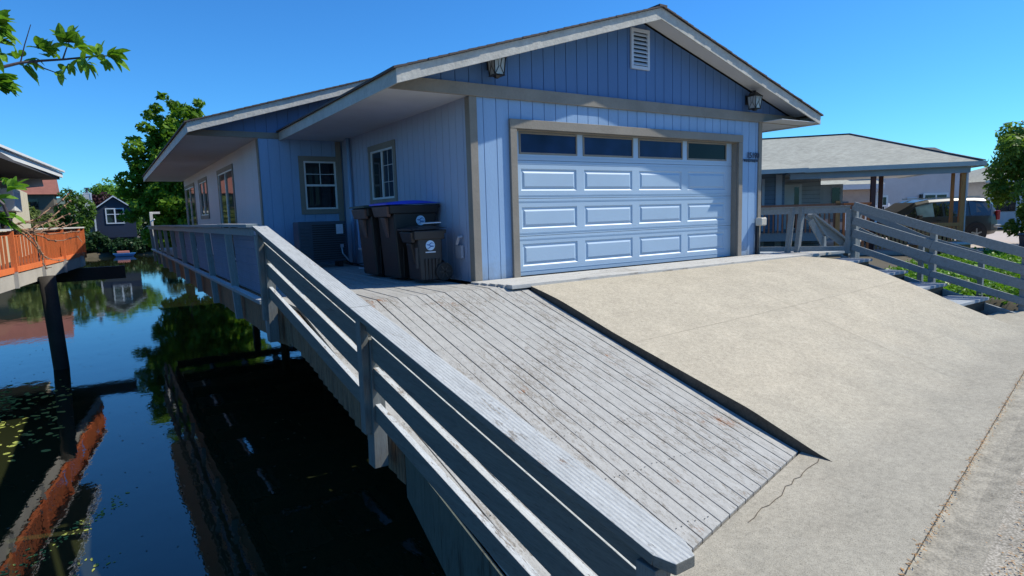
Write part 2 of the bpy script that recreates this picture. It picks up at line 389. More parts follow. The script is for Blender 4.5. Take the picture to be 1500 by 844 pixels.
def zramp(y, x=None):
    x = -2.5 if x is None else x; ye = -4.50+.236*(x-.35)
    return -.03-(-(zs(x)+.006)-.03)*max(0, (y+.6)/(ye+.6)) if y < -.6 else -.03

WZ = -2.5
def sstep(a, b, x): t_ = min(1, max(0, (x-a)/(b-a))); return t_*t_*(3-2*t_)
def hland(x, y):
    edge = yg(min(max(x, -30), 8.))
    near = sstep(edge+.9, edge+.0, y)                          # street side bank
    right = sstep(7.3, 8.8, x)
    far = sstep(73, 76, y)
    h = -4.2
    h = h*(1-near)+(-1.48)*near
    h = h*(1-right)+(-.86 if y > -3.6 else -1.05)*right if near < 1 else h*(1-right)-1.12*right
    h = h*(1-far)+(-1.9)*far
    return h
def ground():
    def ax(lo, hi, flo, fhi, st):
        a = list(np.arange(flo, fhi+1e-6, st)); o = st; p = flo; q = fhi
        L = []; 
        while p > lo: o *= 1.45; p -= o; L.append(p)
        o = st; R = []
        while q < hi: o *= 1.45; q += o; R.append(q)
        return L[::-1]+a+R
    xs = ax(-2500, 2500, -12, 14, .4); ys = ax(-2500, 2500, -9, 4, .4)
    ys = sorted(set(ys+[72.5, 73.5, 74.5, 75.5, 76.5]))
    v = [(x, y, hland(x, y)) for y in ys for x in xs]; n = len(xs)
    f = [(j*n+i, j*n+i+1, (j+1)*n+i+1, (j+1)*n+i) for j in range(len(ys)-1) for i in range(n-1)]
    mb = MB(); mb.v = v; mb.f = f
    return struct(mb.build('ground', MT['soil'], smooth=True))
ground()
struct(MB().add([(-400,-40,WZ),(9.5,-40,WZ),(9.5,75.5,WZ),(-400,75.5,WZ)], [(0,1,2,3)]).build('water', MT['water']))
# far land sheet and hills
mb = MB(); nx, ny = 70, 16
hv = []
for j in range(ny):
    for i in range(nx):
        X = -480+i*14; Y = 250+j*26
        hh = -2+ (sstep(250, 560, Y))*(24+4*math.sin(X*.009+1)+3*math.sin(X*.031)+1.5*math.sin(X*.083+Y*.05))
        hv.append((X, Y, hh))
mb.v = hv; mb.f = [(j*nx+i, j*nx+i+1, (j+1)*nx+i+1, (j+1)*nx+i) for j in range(ny-1) for i in range(nx-1)]
struct(mb.build('hills', MT['hills'], smooth=True))

# ------------------------------------------------------------------ street, gutter, driveway
mb = MB()
N = 60
for i in range(N):
    xa, xb = -12+i*.8, -12+(i+1)*.8
    for (o0, o1, d0, d1) in ((-.30, -1.2, -.004, -.004), (-1.2, -3.5, -.004, -.03), (-3.5, -12., -.03, -.12)):
        mb.add([(xa, yg(xa)+o0, zs(xa)+d0), (xb, yg(xb)+o0, zs(xb)+d0), (xb, yg(xb)+o1, zs(xb)+d1), (xa, yg(xa)+o1, zs(xa)+d1)], [(0,1,2,3)])
struct(mb.build('street', MT['asphalt']))
mb = MB()
for i in range(N):
    xa, xb = -12+i*.8, -12+(i+1)*.8
    prof = [(0.02,-.012),(-.02,-.03),(-.15,-.034),(-.30,-.004)]
    for (o0, d0), (o1, d1) in zip(prof, prof[1:]):
        mb.add([(xa, yg(xa)+o0, zs(xa)+d0), (xb, yg(xb)+o0, zs(xb)+d0), (xb, yg(xb)+o1, zs(xb)+d1), (xa, yg(xa)+o1, zs(xa)+d1)], [(0,1,2,3)])
struct(mb.build('gutter', MT['gutterpan']))

def yend(x): return -4.50+.236*(x-.35)                          # lower edge of the timber ramp
def sheet(mb, x0, x1, ytop, st=.1, skirt=.35, step=.12):
    nx_ = max(2, int(round((x1-x0)/step))+1); xs = np.linspace(x0, x1, nx_)
    ny_ = 44
    k = len(mb.v)
    for x in xs:
        ya, yb = yg(x), ytop(x)
        for j in range(ny_):
            y = ya+(yb-ya)*j/(ny_-1); mb.v.append((x, y, zd(x, y)))
    for i in range(nx_-1):
        for j in range(ny_-1):
            a = k+i*ny_+j; mb.f.append((a, a+ny_, a+ny_+1, a+1))
    def wall(idx):
        kk = len(mb.v); m_ = len(idx)
        for q in idx: mb.v.append(mb.v[q])
        for q in idx: x, y, z = mb.v[q]; mb.v.append((x, y, z-skirt))
        for q in range(m_-1): mb.f.append((kk+q, kk+q+1, kk+m_+q+1, kk+m_+q))
    wall([k+j for j in range(ny_)]); wall([k+(nx_-1)*ny_+j for j in range(ny_)])
    wall([k+i*ny_ for i in range(nx_)]); wall([k+i*ny_+ny_-1 for i in range(nx_)])
mb = MB()
sheet(mb, .35, 6.42, lambda x: -.8)
sheet(mb, -3.3, .3499, lambda x: yend(x)-.02 if x > -2.9 else yend(-2.9)-.02)
sheet(mb, 6.4201, 14., lambda x: -3.40 if x < 7.6 else -3.40-.45*min(1, (x-7.6)/.5))
MT['darkedge'] = plain('dark_formed_concrete_edge', (.085,.072,.055), .95, .3, 5, 40, .6)
drive = struct(mb.build('driveway', [MT['concrete'], MT['darkedge']]))
for p_ in drive.data.polygons: p_.material_index = 1 if abs(p_.normal.z) < .3 else 0  # upright slab faces take the darker concrete
drive.data.polygons.foreach_set('use_smooth', [abs(p_.normal.z) >= .3 for p_ in drive.data.polygons])
def strip_on(fn, pts, wd, mb, lift=.004):
    for (x0, y0), (x1, y1) in zip(pts, pts[1:]):
        d = Vector((x1-x0, y1-y0)); L = d.length; n_ = max(1, int(L/.1)); nn = Vector((-d.y, d.x))/L*wd/2
        for i in range(n_):
            a = Vector((x0, y0))+d*i/n_; b = Vector((x0, y0))+d*(i+1)/n_
            q = [a-nn, b-nn, b+nn, a+nn]
            mb.add([(p.x, p.y, fn(p.x, p.y)+lift) for p in q], [(0,1,2,3)])
def wiggle(p0, p1, n, amp):
    out = []
    for i in range(n+1):
        t_ = i/n; a = 0 if i in (0, n) else amp
        out.append((p0[0]+(p1[0]-p0[0])*t_+random.uniform(-a, a), p0[1]+(p1[1]-p0[1])*t_+random.uniform(-a, a)))
    return out
MT['crack'] = plain('dark_crack_dirt', (.10,.08,.06), .95, .4, 20)
MT['jointdirt'] = plain('joint_dirt', (.33,.29,.22), .95, .3, 15)
mb = MB()
strip_on(zd, wiggle((.33,-4.68), (-.9,-4.93), 16, .018), .006, mb)
mb.build('crack', MT['crack'], drive)
mb = MB()
strip_on(zd, wiggle((.36,-2.62), (6.3,-2.5), 30, .006), .003, mb)
strip_on(zd, wiggle((3.3,-.9), (3.3,-4.6), 24, .006), .004, mb)
mb.build('control_joint', MT['jointdirt'], drive)

# leaf litter and grit along the gutter
mb = MB()
for i in range(2600):
    x = random.uniform(-1.6, 4.5)
    lane = random.random()
    o = random.gauss(-.01, .015) if lane < .22 else random.gauss(-.50, .07)
    if lane >= .22 and x > 1.3-random.random()*.9: continue
    a = random.uniform(0, 6.3); l = random.uniform(.004, .014); wd = random.uniform(.0015, .004)
    c = Vector((x, yg(x)+o, zs(x)+random.uniform(.002, .008))); d = Vector((math.cos(a), math.sin(a), random.uniform(-.2, .2)))*l; nn = Vector((-d.y, d.x, 0)).normalized()*wd
    mb.add([c-d-nn, c+d-nn, c+d+nn, c-d+nn], [(0,1,2,3)])
tag(mb.build('leaf_litter', MT['needle']), 'orange brown leaf litter strewn along the concrete gutter', 'leaf litter', kind='stuff')

# ------------------------------------------------------------------ timber ramp and walkway deck
deck = thing('timber_deck', 'weathered grey plank walkway and ramp beside the blue house', 'deck')
XL, XR = -2.52, .33
mb = MB(); nb = 23; wdt = (XR-XL)/nb
for i in range(nb):
    xa = XL+i*wdt+.0042; xb = XL+(i+1)*wdt-.0042; dz = random.uniform(-.004, .004)
    if i == nb-1: xb = XR
    for (ya, yb) in ((yend((xa+xb)/2)+random.uniform(-.004, .004), -2.6 if i % 2 else -1.7), (None, -.6)):
        if ya is None: ya = (-2.6 if i % 2 else -1.7)+.003
        y_a = y_b = ya
        if ya < -4.3: y_a, y_b = yend(xa), yend(xb); dze = 0
        else: dze = dz
        mb.hexa([(xa,y_a,zramp(y_a,xa)+dz-.038),(xb,y_b,zramp(y_b,xb)+dz-.038),(xb,yb,zramp(yb,xb)+dz-.038),(xa,yb,zramp(yb,xa)+dz-.038)],
                [(xa,y_a,zramp(y_a,xa)+dze),(xb,y_b,zramp(y_b,xb)+dze),(xb,yb,zramp(yb,xb)+dz),(xa,yb,zramp(yb,xa)+dz)])
    ytop = 20. if xb < -1.62 else (5.2 if xb < -.05 else -.02)
    if xa > -.1: ytop = -.8
    mb.hexa([(xa,-.597,-.068),(xb,-.597,-.068),(xb,ytop,-.04),(xa,ytop,-.04)],
            [(xa,-.597,-.030+dz),(xb,-.597,-.030+dz),(xb,ytop,-.004+dz if ytop > 0 else -.03+dz),(xa,ytop,-.004+dz if ytop > 0 else -.03+dz)]) if ytop > -.59 else None
P(mb, 'plank', MT['ramp'], deck, bevel=.003)
mb = MB()
for i in range(nb):
    for k in range(9):
        y = -.9-.55*k
        if y < yend(XL+i*wdt)+.1: continue
        for q in (.28, .72):
            x = XL+(i+q)*wdt+random.uniform(-.01,.01); yy = y+random.uniform(-.015,.015); z = zramp(yy, x)+.0052
            mb.add([(x+.0055*math.cos(a*1.047), yy+.0055*math.sin(a*1.047), z) for a in range(6)], [(0,1,2,3,4,5)])
tag(P(mb, 'nail_heads', MT['darkwood'], deck), kind='stuff')
mb = MB()
for i, (ya, yb) in enumerate(((-.80,-.665),(-.66,-.525),(-.52,-.385),(-.38,-.245),(-.24,-.105),(-.10,-.03))):
    xa = .06-.02*i*2 if i < 5 else -.1
    mb.box(xa, ya, -.05, 7.35, yb, .001+random.uniform(-.002, .001))
P(mb, 'apron_plank', MT['apron'], deck, bevel=.003)
mb = MB()                                                       # joists, girders and piles
for y in np.arange(-.2, 19.8, 2.4):
    mb.box(-2.3, y-.09, -.72, 5.8, y+.09, -.42)
for x in np.arange(-2.3, 6, 1.2): mb.box(x-.04, -.3, -.40, x+.04, 19.6, -.08)
for x in (-2.0, -.9, .1): mb.hexa([(x-.04,-4.3,zramp(-4.3,x)-.3),(x+.04,-4.3,zramp(-4.3,x)-.3),(x+.04,-.3,-.4),(x-.04,-.3,-.4)],
                                   [(x-.04,-4.3,zramp(-4.3,x)-.07),(x+.04,-4.3,zramp(-4.3,x)-.07),(x+.04,-.6,-.09),(x-.04,-.6,-.09)])
P(mb, 'joist', MT['darkwood'], deck)
for y in np.arange(-.2, 19.8, 4.8):
    for x in (.6, 3.0, 5.2):
        P(MB().tube([(x, y, -4), (x, y, -.72)], .14, 12), 'pile', MT['darkwood'], deck, smooth=True)
for x in (-.3,): P(MB().tube([(x, -2.8, -4), (x, -2.8, zramp(-2.8)-.1)], .13, 12), 'pile', MT['darkwood'], deck, smooth=True)
mb = MB(); y = -3.35
XS = -2.53
while y < 19.5:
    wd = random.uniform(.13, .16); zt = (zramp(y) if y < 0 else -.03)-.03; zb = (zramp(y)-.27-.06*(y+3.4) if y < 0 else -.53)+random.uniform(-.012, .012)
    zt2 = (zramp(y+wd) if y+wd < 0 else -.03)-.03
    mb.hexa([(XS-.022,y,zb),(XS,y,zb),(XS,y+wd-.006,zb),(XS-.022,y+wd-.006,zb)], [(XS-.022,y,zt),(XS,y,zt),(XS,y+wd-.006,zt2),(XS-.022,y+wd-.006,zt2)])
    y += wd
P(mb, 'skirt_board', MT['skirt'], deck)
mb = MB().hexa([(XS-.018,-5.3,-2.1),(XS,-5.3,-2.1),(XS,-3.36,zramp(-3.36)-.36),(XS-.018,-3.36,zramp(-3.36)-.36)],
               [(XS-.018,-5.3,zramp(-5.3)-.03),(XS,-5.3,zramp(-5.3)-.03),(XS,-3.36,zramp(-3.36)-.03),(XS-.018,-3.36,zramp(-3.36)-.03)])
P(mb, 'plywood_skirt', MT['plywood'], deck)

# ------------------------------------------------------------------ railings beside the walkway
XRA = -2.70
def zcap(y): return .84-.179*max(0, .1-y) if y < .1 else .845+.0005*y
railr = thing('ramp_railing', 'sloping grey painted railing beside the plank ramp over the dark water', 'railing', (XRA, -3, -.7))
y0r, y1r = .14, -5.98
def rp(y, dz, dx=0.): return (XRA+dx, y, zcap(y)+dz)
mb = MB().beam(rp(y0r, -.02), rp(-3.05, -.02), .155, .04).beam(rp(-3.055, -.02), (XRA+.01, -5.90, zcap(-5.9)-.005), .155, .04)
e = Vector((XRA+.01, -5.90, zcap(-5.9)-.005)); e2 = Vector((XRA+.01, -5.97, zcap(-5.97)-.003))
mb.hexa([(e.x-.0775,e.y,e.z-.02),(e.x+.0775,e.y,e.z-.02),(e.x+.045,e2.y,e2.z-.02),(e.x-.045,e2.y,e2.z-.02)],
        [(e.x-.0775,e.y,e.z+.02),(e.x+.0775,e.y,e.z+.02),(e.x+.045,e2.y,e2.z+.02),(e.x-.045,e2.y,e2.z+.02)])
def capmat():
    m = weathered('ridged_cap_paint', (.41,.425,.42), (.24,.22,.19), 'y', .2, 1.)
    t = m.node_tree; b = t.nodes['Principled BSDF']
    tc = t.nodes.new('ShaderNodeTexCoord'); wv = t.nodes.new('ShaderNodeTexWave'); wv.bands_direction = 'X'
    wv.inputs['Scale'].default_value = 16.; t.links.new(tc.outputs['Object'], wv.inputs['Vector'])
    old = b.inputs['Normal'].links[0].from_node
    n = t.nodes.new('ShaderNodeBump'); n.inputs['Strength'].default_value = .35; n.inputs['Distance'].default_value = .004
    t.links.new(wv.outputs['Fac'], n.inputs['Height']); t.links.new(old.outputs[0], n.inputs['Normal']); t.links.new(n.outputs[0], b.inputs['Normal'])
    return m
MT['cap'] = capmat()
P2(mb, 'cap_rail', MT['cap'], MT['railshade'], railr, bevel=.004)
P(MB().beam(rp(y0r-.05, -.085), rp(-5.9, -.085), .038, .088), 'under_rail', MT['railshade'], railr, bevel=.003)
for a, b_, ye in ((.17,.33,-5.74),(.385,.535,-5.78),(.645,.77,-5.6)):
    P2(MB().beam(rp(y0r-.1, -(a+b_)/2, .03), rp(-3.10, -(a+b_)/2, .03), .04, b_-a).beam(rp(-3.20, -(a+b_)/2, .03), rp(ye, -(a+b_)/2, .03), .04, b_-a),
      'side_rail', MT['railY'], MT['railshade'], railr, bevel=.003)
for y, zb in ((.0,-.46),(-3.15,-.86),(-5.86,-1.35)):
    P(MB().box(XRA-.06, y-.045, zb+.25, XRA-.005, y+.045, zcap(y)-.05), 'post', MT['rpost'], railr, bevel=.004)
    P(MB().hexa([(XRA-.02,y-.07,zb),(XRA+.085,y-.07,zb),(XRA+.085,y+.05,zb),(XRA-.02,y+.05,zb)], [(XRA-.00,y-.07,zcap(y)-.2),(XRA+.085,y-.07,zcap(y)-.2),(XRA+.085,y+.05,zcap(y)-.2),(XRA-.00,y+.05,zcap(y)-.2)]), 'post_block', MT['rpost'], railr, bevel=.004)

raill = thing('walkway_railing', 'long level grey railing with wire mesh panels beside the house walkway', 'railing', (XRA, 10, 0))
LEAN = .055
def lx(z): return XRA-LEAN*(z+.05)
PY = [.24]+[2.35+2.2*i for i in range(9)]
mb = MB()
for a, b_ in zip(PY, PY[1:]):
    mb.beam((lx(.845),a,.842+random.uniform(-.006,.006)),(lx(.845),b_-.004,.842+random.uniform(-.006,.012)),.15,.038)
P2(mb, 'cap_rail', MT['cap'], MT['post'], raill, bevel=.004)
P(MB().beam((lx(.77)-.01,.28,.775),(lx(.77)-.01,19.9,.775),.04,.09), 'under_rail', MT['post'], raill, bevel=.003)
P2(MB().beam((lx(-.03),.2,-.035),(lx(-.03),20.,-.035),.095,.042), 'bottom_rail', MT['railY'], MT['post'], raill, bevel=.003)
for y in PY:
    P(MB().hexa([(lx(-.5)-.0,y-.045,-.50),(lx(-.5)+.09,y-.045,-.50),(lx(-.5)+.09,y+.045,-.50),(lx(-.5),y+.045,-.50)],
                [(lx(.72)-.0,y-.045,.73),(lx(.72)+.09,y-.045,.73),(lx(.72)+.09,y+.045,.73),(lx(.72),y+.045,.73)]), 'post', MT['post'], raill, bevel=.004)
for a, b_ in list(zip(PY, PY[1:]))[:5]:
    mb = MB()
    for y in np.arange(a+.08, b_-.06, .045): mb.tube([(lx(.0)+.1, y, .0), (lx(.73)+.1, y, .73)], .0055, 4, False)
    for z in np.arange(.03, .73, .105): mb.tube([(lx(z)+.1, a+.06, z), (lx(z)+.1, b_-.06, z)], .0055, 4, False)
    P(mb, 'wire_mesh_panel', MT['meshwire'], raill)
P(MB().box(lx(-.4)-.0, 20.1, -.3, lx(-.4)+.1, 20.2, 1.35).box(lx(-.4)-.0, 20.12, 1.3, lx(-.4)+.35, 20.18, 1.38), 'end_post', MT['white'], raill, bevel=.004)
P(MB().tube([(lx(.8)+.05,19.6,.84),(lx(.8)+.05,19.6,1.0),(lx(.8)+.2,19.9,1.1)], .02, 8), 'hand_loop', MT['white'], raill, smooth=True)

# ------------------------------------------------------------------ the blue house
house = thing('house', 'blue single storey house with a white-panelled garage door and taupe trim built over the water', 'house')
house['label'] = 'blue single storey house with a wide garage door, taupe trim and brown shingle roof'
GW, ZT = 6.236, 2.46
SL = .304; XE, ZE = -1.21, 2.42                                  # eave line and fascia foot
def ztop(x): return ZE+.17+(min(x, GW-x)-XE)*SL                  # top of roof deck over garage
def siding(mb, fn, a0, a1, zb, zt, holes, pitch=.203, g=.011):
    cuts = sorted(set([a0, a1]+[h[0] for h in holes]+[h[1] for h in holes]))
    edges = [a0]+[a for a in np.arange(math.ceil(a0/pitch)*pitch, a1, pitch) if a > a0+.02]+[a1]
    if a0 < GW/2 < a1 and zt(GW/2) > zt(a0)+.3: cuts.append(GW/2)
    def cols(lo, hi, d0, d1):
        xs = [lo]+[c for c in sorted(cuts) if lo+.001 < c < hi-.001]+[hi]
        for p, q in zip(xs, xs[1:]):
            m_ = (p+q)/2; hz = sorted([(h[2], h[3]) for h in holes if h[0] <= m_ <= h[1]])
            cur = zb
            for (h0, h1) in hz:
                if h0 > cur+.005: mb.hexa([fn(p,cur,d0),fn(q,cur,d0),fn(q,cur,d1),fn(p,cur,d1)], [fn(p,h0,d0),fn(q,h0,d0),fn(q,h0,d1),fn(p,h0,d1)])
                cur = h1
            if zt(m_) > cur+.005: mb.hexa([fn(p,cur,d0),fn(q,cur,d0),fn(q,cur,d1),fn(p,cur,d1)], [fn(p,zt(p),d0),fn(q,zt(q),d0),fn(q,zt(q),d1),fn(p,zt(p),d1)])
    for p, q in zip(edges, edges[1:]): cols(p+g/2, q-g/2, 0, .011)
    cols(a0, a1, .0112, .05)
fy = lambda y0: (lambda a, z, d: (a, y0+d, z))
fx = lambda x0: (lambda a, z, d: (x0+d, a, z))

mb = MB(); siding(mb, fy(0), .0, GW, -.02, lambda x: 2.55, [(.70, 5.56, -.1, 2.07)])
P(mb, 'garage_front_wall', MT['siding'], house)
mb = MB(); siding(mb, fy(.0), -1.0, GW+1.0, 2.5505, lambda x: ztop(x)-.09, [])
P(mb, 'gable_wall', MT['gable'], house)
mb = MB(); siding(mb, fx(0), .05, 5.24, -.02, lambda x: ZT, [(2.62, 3.66, 1.22, 2.08)])
P(mb, 'garage_side_wall', MT['midsiding'], house)
mb = MB(); siding(mb, fx(GW-.05), .05, 5.24, -.02, lambda x: ZT, [])
P(mb, 'garage_far_wall', MT['siding'], house)
XM, YM = -1.59, 5.29
mb = MB(); siding(mb, fy(YM), XM, 0.06, -.02, lambda x: 2.5, [(-.78, -.14, 1.10, 2.05)])
P(mb, 'main_front_wall', MT['siding'], house)
ZE2, XE2 = 2.45, -2.82
def ztop2(x): return ZE2+.17+(min(x, 2*3.12-x)-XE2)*SL
mb = MB(); siding(mb, fy(YM+.001), XE2+.2, 3.118, 2.501, lambda x: ztop2(x)-.09, [])
P(mb, 'main_gable_wall', MT['gable'], house)
mb = MB(); siding(mb, fx(XM), YM+.05, 18.4, -.02, lambda x: 2.48, [(8.25, 10.35, .0, 2.12), (12.55, 14.2, 1.12, 2.12), (15.5, 18.1, .0, 2.12)])
P(mb, 'main_side_wall', MT['palesiding'], house)
P(MB().box(XM+.05, 18.35, -.02, 7.8, 18.4, 2.5).box(7.78, YM, -.02, 7.83, 18.4, 2.5).box(GW, YM+.0, -.02, 7.8, YM+.05, 2.5), 'rear_wall', MT['siding'], house)
P(MB().box(0.08, .2, -.30, 6.1, 5.2, -.06).box(XM+.1, YM+.1, -.30, 7.7, 18.3, -.06), 'floor_frame', MT['darkwood'], house)

# trim boards
mb = MB()
mb.box(-.02, -.022, -.02, .095, -.001, 2.46)                      # front face corner board, left
mb.box(-.022, .0, -.02, -.001, .10, 2.44)                         # its side board
P(mb, 'corner_board', MT['trim'], house, bevel=.003)
P(MB().box(GW-.075, -.022, -.02, GW+.02, -.001, 2.46).box(GW+.001, 0, -.02, GW+.022, .1, 2.44), 'corner_board', MT['trim'], house, bevel=.003)
P(MB().box(XM-.022, YM+.0, -.02, XM-.001, YM+.13, 2.44), 'corner_board', MT['trim'], house, bevel=.003)
P(MB().box(-.13, YM-.034, -.02, -.024, YM-.001, 2.44), 'corner_board', MT['trim'], house, bevel=.003)
P(MB().box(-1.19, -.045, 2.447, GW+1.19, -.001, 2.61), 'gable_beam', MT['trim'], house, bevel=.004)
P(MB().box(XE2+.02, YM-.03, 2.456, -.05, YM-.001, 2.565), 'gable_beam', MT['trim'], house, bevel=.004)
# garage door surround
P(MB().box(.60, -.045, -.015, .71, -.002, 2.06), 'door_casing', MT['trim'], house, bevel=.004)
P(MB().box(5.55, -.045, -.015, 5.66, -.002, 2.06), 'door_casing', MT['trim'], house, bevel=.004)
P(MB().box(.60, -.048, 2.063, 5.66, -.002, 2.19), 'door_casing', MT['trim'], house, bevel=.004)
P(MB().box(.712, .0, -.015, .722, .16, 2.06).box(5.538, .0, -.015, 5.548, .16, 2.06).box(.722, .0, 2.05, 5.538, .16, 2.06), 'door_jamb', MT['trim'], house)

# garage door
DY = .11
gd = MB()
pans = []; cx = [(.86,1.88),(2.03,3.04),(3.195,4.205),(4.36,5.37)]
rows = [(.135,.455),(.675,.985),(1.22,1.53)]
secs = [(.0,.565),(.571,1.105),(1.111,1.645),(1.651,2.06)]
xs = sorted(set([.722,5.538]+[c for p in cx for c in p]))
def face(x0, z0, x1, z1, y=DY): gd.add([(x0,y,z0),(x1,y,z0),(x1,y,z1),(x0,y,z1)], [(0,1,2,3)])
wins = [(a-.02, b+.02, 1.735, 2.045) for a, b in cx]
for si, (s0, s1) in enumerate(secs):
    hol = [(a, b, *rows[si]) for a, b in cx] if si < 3 else [(a, b, c, d) for a, b, c, d in wins]
    X = sorted(set([.722, 5.538]+[h[0] for h in hol]+[h[1] for h in hol])); Z = [s0, hol[0][2], hol[0][3], s1]
    for i in range(len(X)-1):
        for j in range(3):
            m_ = (X[i]+X[i+1])/2
            if j == 1 and any(h[0] < m_ < h[1] for h in hol): continue
            face(X[i], Z[j], X[i+1], Z[j+1])
    # section lips
    gd.add([(.722,DY,s1),(5.538,DY,s1),(5.538,DY+.03,s1+.0),(.722,DY+.03,s1)], [(0,1,2,3)]); gd.add([(.722,DY,s0),(5.538,DY,s0),(5.538,DY+.03,s0),(.722,DY+.03,s0)], [(0,1,2,3)])
    if si < 3:
        for h in hol:
            rings = [(0,0),(.016,.014),(.034,.014),(.062,.001)]
            for (i0, d0), (i1, d1) in zip(rings, rings[1:]):
                a = [(h[0]+i0,h[2]+i0),(h[1]-i0,h[2]+i0),(h[1]-i0,h[3]-i0),(h[0]+i0,h[3]-i0)]
                b_ = [(h[0]+i1,h[2]+i1),(h[1]-i1,h[2]+i1),(h[1]-i1,h[3]-i1),(h[0]+i1,h[3]-i1)]
                for q in range(4):
                    r_ = (q+1) % 4
                    gd.add([(a[q][0],DY+d0,a[q][1]),(a[r_][0],DY+d0,a[r_][1]),(b_[r_][0],DY+d1,b_[r_][1]),(b_[q][0],DY+d1,b_[q][1])], [(0,1,2,3)])
            i_ = .062; gd.add([(h[0]+i_,DY+.001,h[2]+i_),(h[1]-i_,DY+.001,h[2]+i_),(h[1]-i_,DY+.001,h[3]-i_),(h[0]+i_,DY+.001,h[3]-i_)], [(0,1,2,3)])
for z in (.06,.512,.525,.60,.612,1.055,1.068,1.14,1.152,1.60,1.69): gd.box(.723, DY-.0045, z, 5.537, DY-.0005, z+.006)
gdo = P(gd, 'garage_door', MT['door'], house)
for i, (a, b_, c, d) in enumerate(wins):
    fr = MB()
    for q in ((a+.002,c+.002,b_-.002,c+.026),(a+.002,d-.026,b_-.002,d-.002),(a+.002,c+.0265,a+.026,d-.0265),(b_-.026,c+.0265,b_-.002,d-.0265)):
        fr.box(q[0], DY-.012, q[1], q[2], DY+.012, q[3])
    f_ = P(fr, 'window_frame', MT['trim'], gdo, house, bevel=.003)
    P(MB().box(a+.004, DY+.004, c+.004, b_-.004, DY+.010, d-.004), 'pane', MT['doorglass'] if i < 3 else MT['blackglass'], gdo, house)
P(MB().box(.73, DY-.004, -.012, 5.53, DY+.03, -.002), 'door_seal', MT['black'], gdo, house)
P(MB().box(.725, DY+.03, -.02, 5.535, DY+.05, 2.3), 'door_backing', MT['black'], gdo, house)

# gable vent
v_ = MB()
vx0, vx1, vz0, vz1 = 2.90, 3.30, 3.09, 3.70
for q in ((vx0,vz0,vx1,vz0+.05),(vx0,vz1-.05,vx1,vz1),(vx0,vz0+.0505,vx0+.05,vz1-.0505),(vx1-.05,vz0+.0505,vx1,vz1-.0505)): v_.box(q[0], -.035, q[1], q[2], -.001, q[3])
vo_ = P(v_, 'attic_vent', MT['ventwhite'], house, bevel=.004)
s_ = MB()
for k in range(8):
    z = vz0+.06+k*.063; s_.hexa([(vx0+.05,-.032,z),(vx1-.05,-.032,z),(vx1-.05,-.004,z+.035),(vx0+.05,-.004,z+.035)], [(vx0+.05,-.032,z+.012),(vx1-.05,-.032,z+.012),(vx1-.05,-.004,z+.047),(vx0+.05,-.004,z+.047)])
P(s_, 'louvre_slats', MT['ventwhite'], vo_, house)
P(MB().box(vx0+.05, -.004, vz0+.05, vx1-.05, -.002, vz1-.05), 'vent_screen', MT['black'], vo_, house)

# lanterns on the gable
def lantern(x, z):
    y = -.17; L = MB()
    body = P(MB().box(x-.045,-.02,z-.06,x+.045,-.001,z+.10).tube([(x,-.02,z+.06),(x,-.10,z+.17),(x,y,z+.15)],.012,8), 'wall_lantern', MT['black'], house)
    c = MB()
    def sq(h, zz): return [(x-h,y-h,zz),(x+h,y-h,zz),(x+h,y+h,zz),(x-h,y+h,zz)]
    c.hexa(sq(.105,z+.06), sq(.03,z+.135)); c.hexa(sq(.02,z+.133), sq(.012,z+.165)); P(c, 'lantern_cap', MT['black'], body, house)
    c = MB(); c.hexa(sq(.085,z-.16), sq(.07,z-.145)); c.hexa(sq(.02,z-.19), sq(.04,z-.159)); P(c, 'lantern_base', MT['black'], body, house)
    g_ = MB().hexa(sq(.068,z-.145), sq(.085,z+.058)); P(g_, 'lamp_glass', MT['lampglass'], body, house)
    b2 = MB()
    for sx, sy in ((-1,-1),(1,-1),(1,1),(-1,1)): b2.beam((x+sx*.07,y+sy*.07,z-.15),(x+sx*.088,y+sy*.088,z+.06),.012,.012)
    for ang in range(4):
        R_ = Matrix.Rotation(ang*math.pi/2, 3, 'Z')
        for s2 in (-1, 1):
            a = R_ @ Vector((s2*.065,-.074,-.145)); m_ = R_ @ Vector((s2*.012,-.081,-.05)); e_ = R_ @ Vector((s2*.035,-.089,.058))
            o_ = Vector((x, y, z)); b2.tube([a+o_, m_+o_, e_+o_], .0045, 5)
    P(b2, 'lantern_bars', MT['black'], body, house)
lantern(.33, 2.86); lantern(5.80, 2.80)

# house number
def textobj(s, size, loc, rot, mat, name, parent, root, ext=.004, align='LEFT'):
    c = bpy.data.curves.new(name, 'FONT'); c.body = s; c.size = size; c.extrude = ext; c.offset = size*.012; c.align_x = align
    o = bpy.data.objects.new(name, c); col.objects.link(o)
    dg = bpy.context.evaluated_depsgraph_get(); me = bpy.data.meshes.new_from_object(o.evaluated_get(dg))
    bpy.data.objects.remove(o); o = bpy.data.objects.new(name, me); col.objects.link(o); me.materials.append(mat)
    o.rotation_euler = rot; o.location = Vector(loc)-Vector(root.location); o.parent = parent; return o
textobj('15190', .15, (5.80, -.024, 1.79), (math.pi/2,0,0), MT['numbers'], 'house_number', house, house)
mb = MB().box(5.72, -.02, 1.755, 6.16, -.012, 1.772)
for k in range(7): mb.box(5.74+k*.06, -.02, 1.725-.004*(k % 3), 5.775+k*.06, -.013, 1.754)
P(mb, 'number_caption_strokes', MT['numbers'], house)  # bar and strokes stand for an unreadable line of writing
P(MB().box(6.08,-.16,.54,6.25,-.025,.69), 'outlet_cover', MT['beige'], house, bevel=.02)
P(MB().tube([(6.25,-.09,.66),(6.29,-.09,.66)],.035,10), 'outlet_cover', MT['beige'], house)
P(MB().box(6.10,-.06,-.01,6.16,-.024,.54), 'conduit', MT['black'], house)

